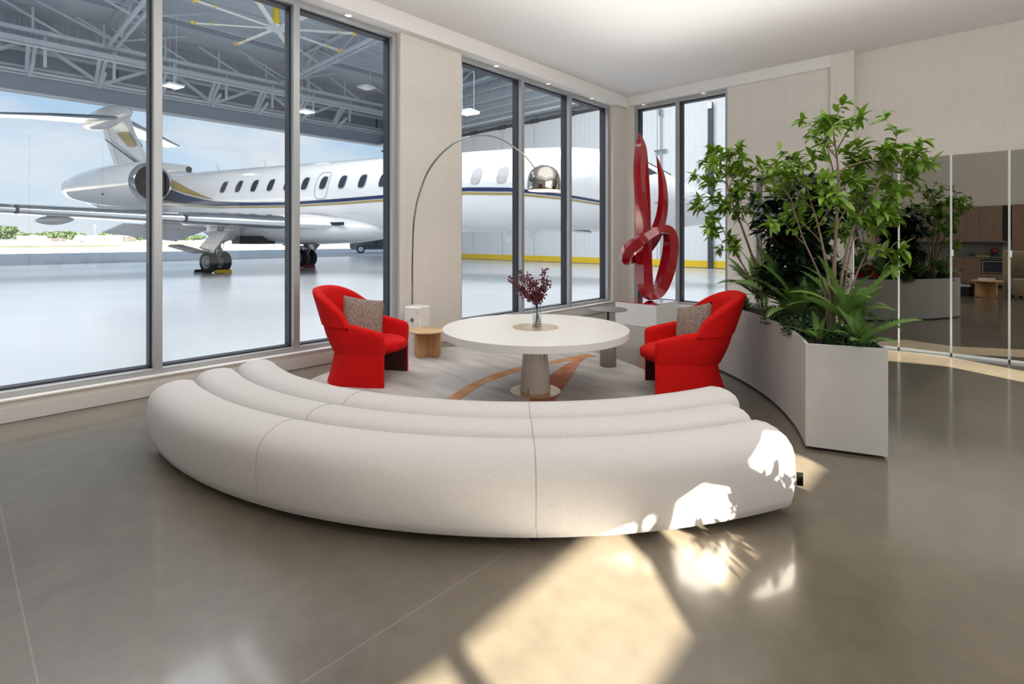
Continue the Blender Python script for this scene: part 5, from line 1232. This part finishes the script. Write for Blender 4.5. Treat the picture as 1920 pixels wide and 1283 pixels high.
def far_tree(px, D, wd, h, lab, seed):
    a = FR_(px, D); z = gz(a[0]); rn = random.Random(seed); t = thing('far_tree', lab, 'tree', (a[0], a[1], z), 0, 'trees far beyond the apron')
    part('trunk', G().tube([(0, 0, 0), (.1, 0, h*.5)], [.35, .2], 7), M_BARK, t)
    V = []; F = []
    blobs = [(Vector((rn.uniform(-.32, .32)*wd, rn.uniform(-.3, .3)*wd, h*rn.uniform(.42, .78))), wd*rn.uniform(.16, .27)) for _ in range(9)]
    for i in range(1500):
        c, r = rn.choice(blobs); d = Vector((rn.gauss(0, 1), rn.gauss(0, 1), rn.gauss(0, 1))).normalized(); p = c+Vector((d.x*r, d.y*r, d.z*min(r, h*.26)))*rn.uniform(.7, 1.05)
        u = Vector((rn.gauss(0, 1), rn.gauss(0, 1), rn.gauss(0, 1))).normalized(); v_ = u.cross(d)
        if v_.length < .1: continue
        v_.normalize(); s_ = wd*.035; o = len(V); V += [tuple(p-u*s_), tuple(p+v_*s_*.8), tuple(p+u*s_), tuple(p-v_*s_*.8)]; F.append((o, o+1, o+2, o+3))
    g = G(); g.v = V; g.f = F; part('foliage', g, M_TREE, t, kind='stuff', fix=False)
far_tree(2, 330, 19, 10.5, 'dense green tree at the far left edge of the apron view', 1)
far_tree(113, 350, 15, 8.0, 'open-crowned green tree between the two white buildings', 2)
for i, (px, D, wd, h, lab) in enumerate([(48, 500, 14, 8.5, 'tree crown rising behind the far left white building'), (85, 510, 18, 9, 'second tree crown behind the far left white building'), (140, 500, 20, 9, 'tree crown behind the white building, left end'), (205, 510, 24, 9.5, 'broad tree crown behind the white building, right end'), (238, 390, 14, 6.0, 'low tree right of the white buildings'), (262, 390, 16, 6.0, 'low tree left of the first window mullion'), (300, 390, 18, 6.0, 'low tree below the near wing'), (330, 390, 18, 5.5, 'low tree right of the first window mullion'), (365, 390, 16, 5.0, 'low tree seen beyond the landing gear'), (20, 540, 16, 7.0, 'tree partly behind the dense green tree')]): far_tree(px, D, wd, h, lab, 10+i)
for px, D, h, lab in ((236, 350, 11, 'utility pole right of the white buildings'), (177, 355, 12, 'thin utility pole above the white building'), (305, 385, 10, 'utility pole just right of the first mullion')):
    a = FR_(px, D); t = thing('utility_pole', lab, 'pole', (a[0], a[1], gz(a[0])), .75, 'far utility poles'); part('pole', G().tube([(0, 0, 0), (0, 0, h)], .16, 6), M_JETGREY, t); part('crossarm', G().beam((-1.2, 0, h-1), (1.2, 0, h-1), .2, .2), M_JETGREY, t)
# dark SUV on the apron
a = FR_(705, 50.0); t = thing('parked_car', 'dark blue SUV parked outside under the jet belly', 'car', (a[0], a[1], -.012), math.atan2(.679, .734)+R_(180+18))
body = [(-2.35,.45),(-2.38,.85),(-2.2,1.05),(-2.25,1.1),(-1.75,1.72),(-1.5,1.80),(.35,1.80),(1.05,1.18),(2.15,1.05),(2.38,.85),(2.40,.5),(2.2,.36),(-2.2,.36)]
def carrow(f, yy): return [(x, yy*(f if z > 1.1 else 1), z) for x, z in body]
part('body', G().grid([carrow(.86, -.95), carrow(.9, -.90), carrow(.9, .90), carrow(.86, .95)], True, True), M_CAR, t, 35)
for sd_ in (-1, 1):
    for P in ([(-1.65,1.15),(-1.45,1.66),(-.62,1.68),(-.62,1.15)], [(-.52,1.15),(-.52,1.68),(.30,1.68),(.85,1.18)]): part('side_window', G().add([(x, sd_*.845, z) for x, z in P], [(0,1,2,3)]), M_JETGLASS, t, fix=False)
    for x in (-1.45, 1.45):
        wl_ = part('wheel', G().lathe([(.24,-.12),(.36,-.12),(.38,-.06),(.38,.06),(.36,.12),(.24,.12)], (x, sd_*.86, .38), 24, 'y', caps=False), M_TIRE, t, 40); part('rim', G().lathe([(.001,-.1),(.24,-.11),(.24,.11),(.001,.1)], (x, sd_*.86, .38), 18, 'y'), M_RIM, wl_, 40)
    g = G(); g.box(2.30, 2.41, sd_*.68-.18, sd_*.68+.18, .82, .97); part('headlight', g, M_RIM, t)
g = G(); g.box(2.38, 2.43, -.42, .42, .55, .92); part('grille', g, M_RIM, t); g = G(); g.add([(.40,-.78,1.76),(.40,.78,1.76),(1.05,.84,1.21),(1.05,-.84,1.21)], [(0,1,2,3)]); part('windshield', G().add([(x+.02, y, z+.02) for x, y, z in g.v], g.f), M_JETGLASS, t, fix=False)
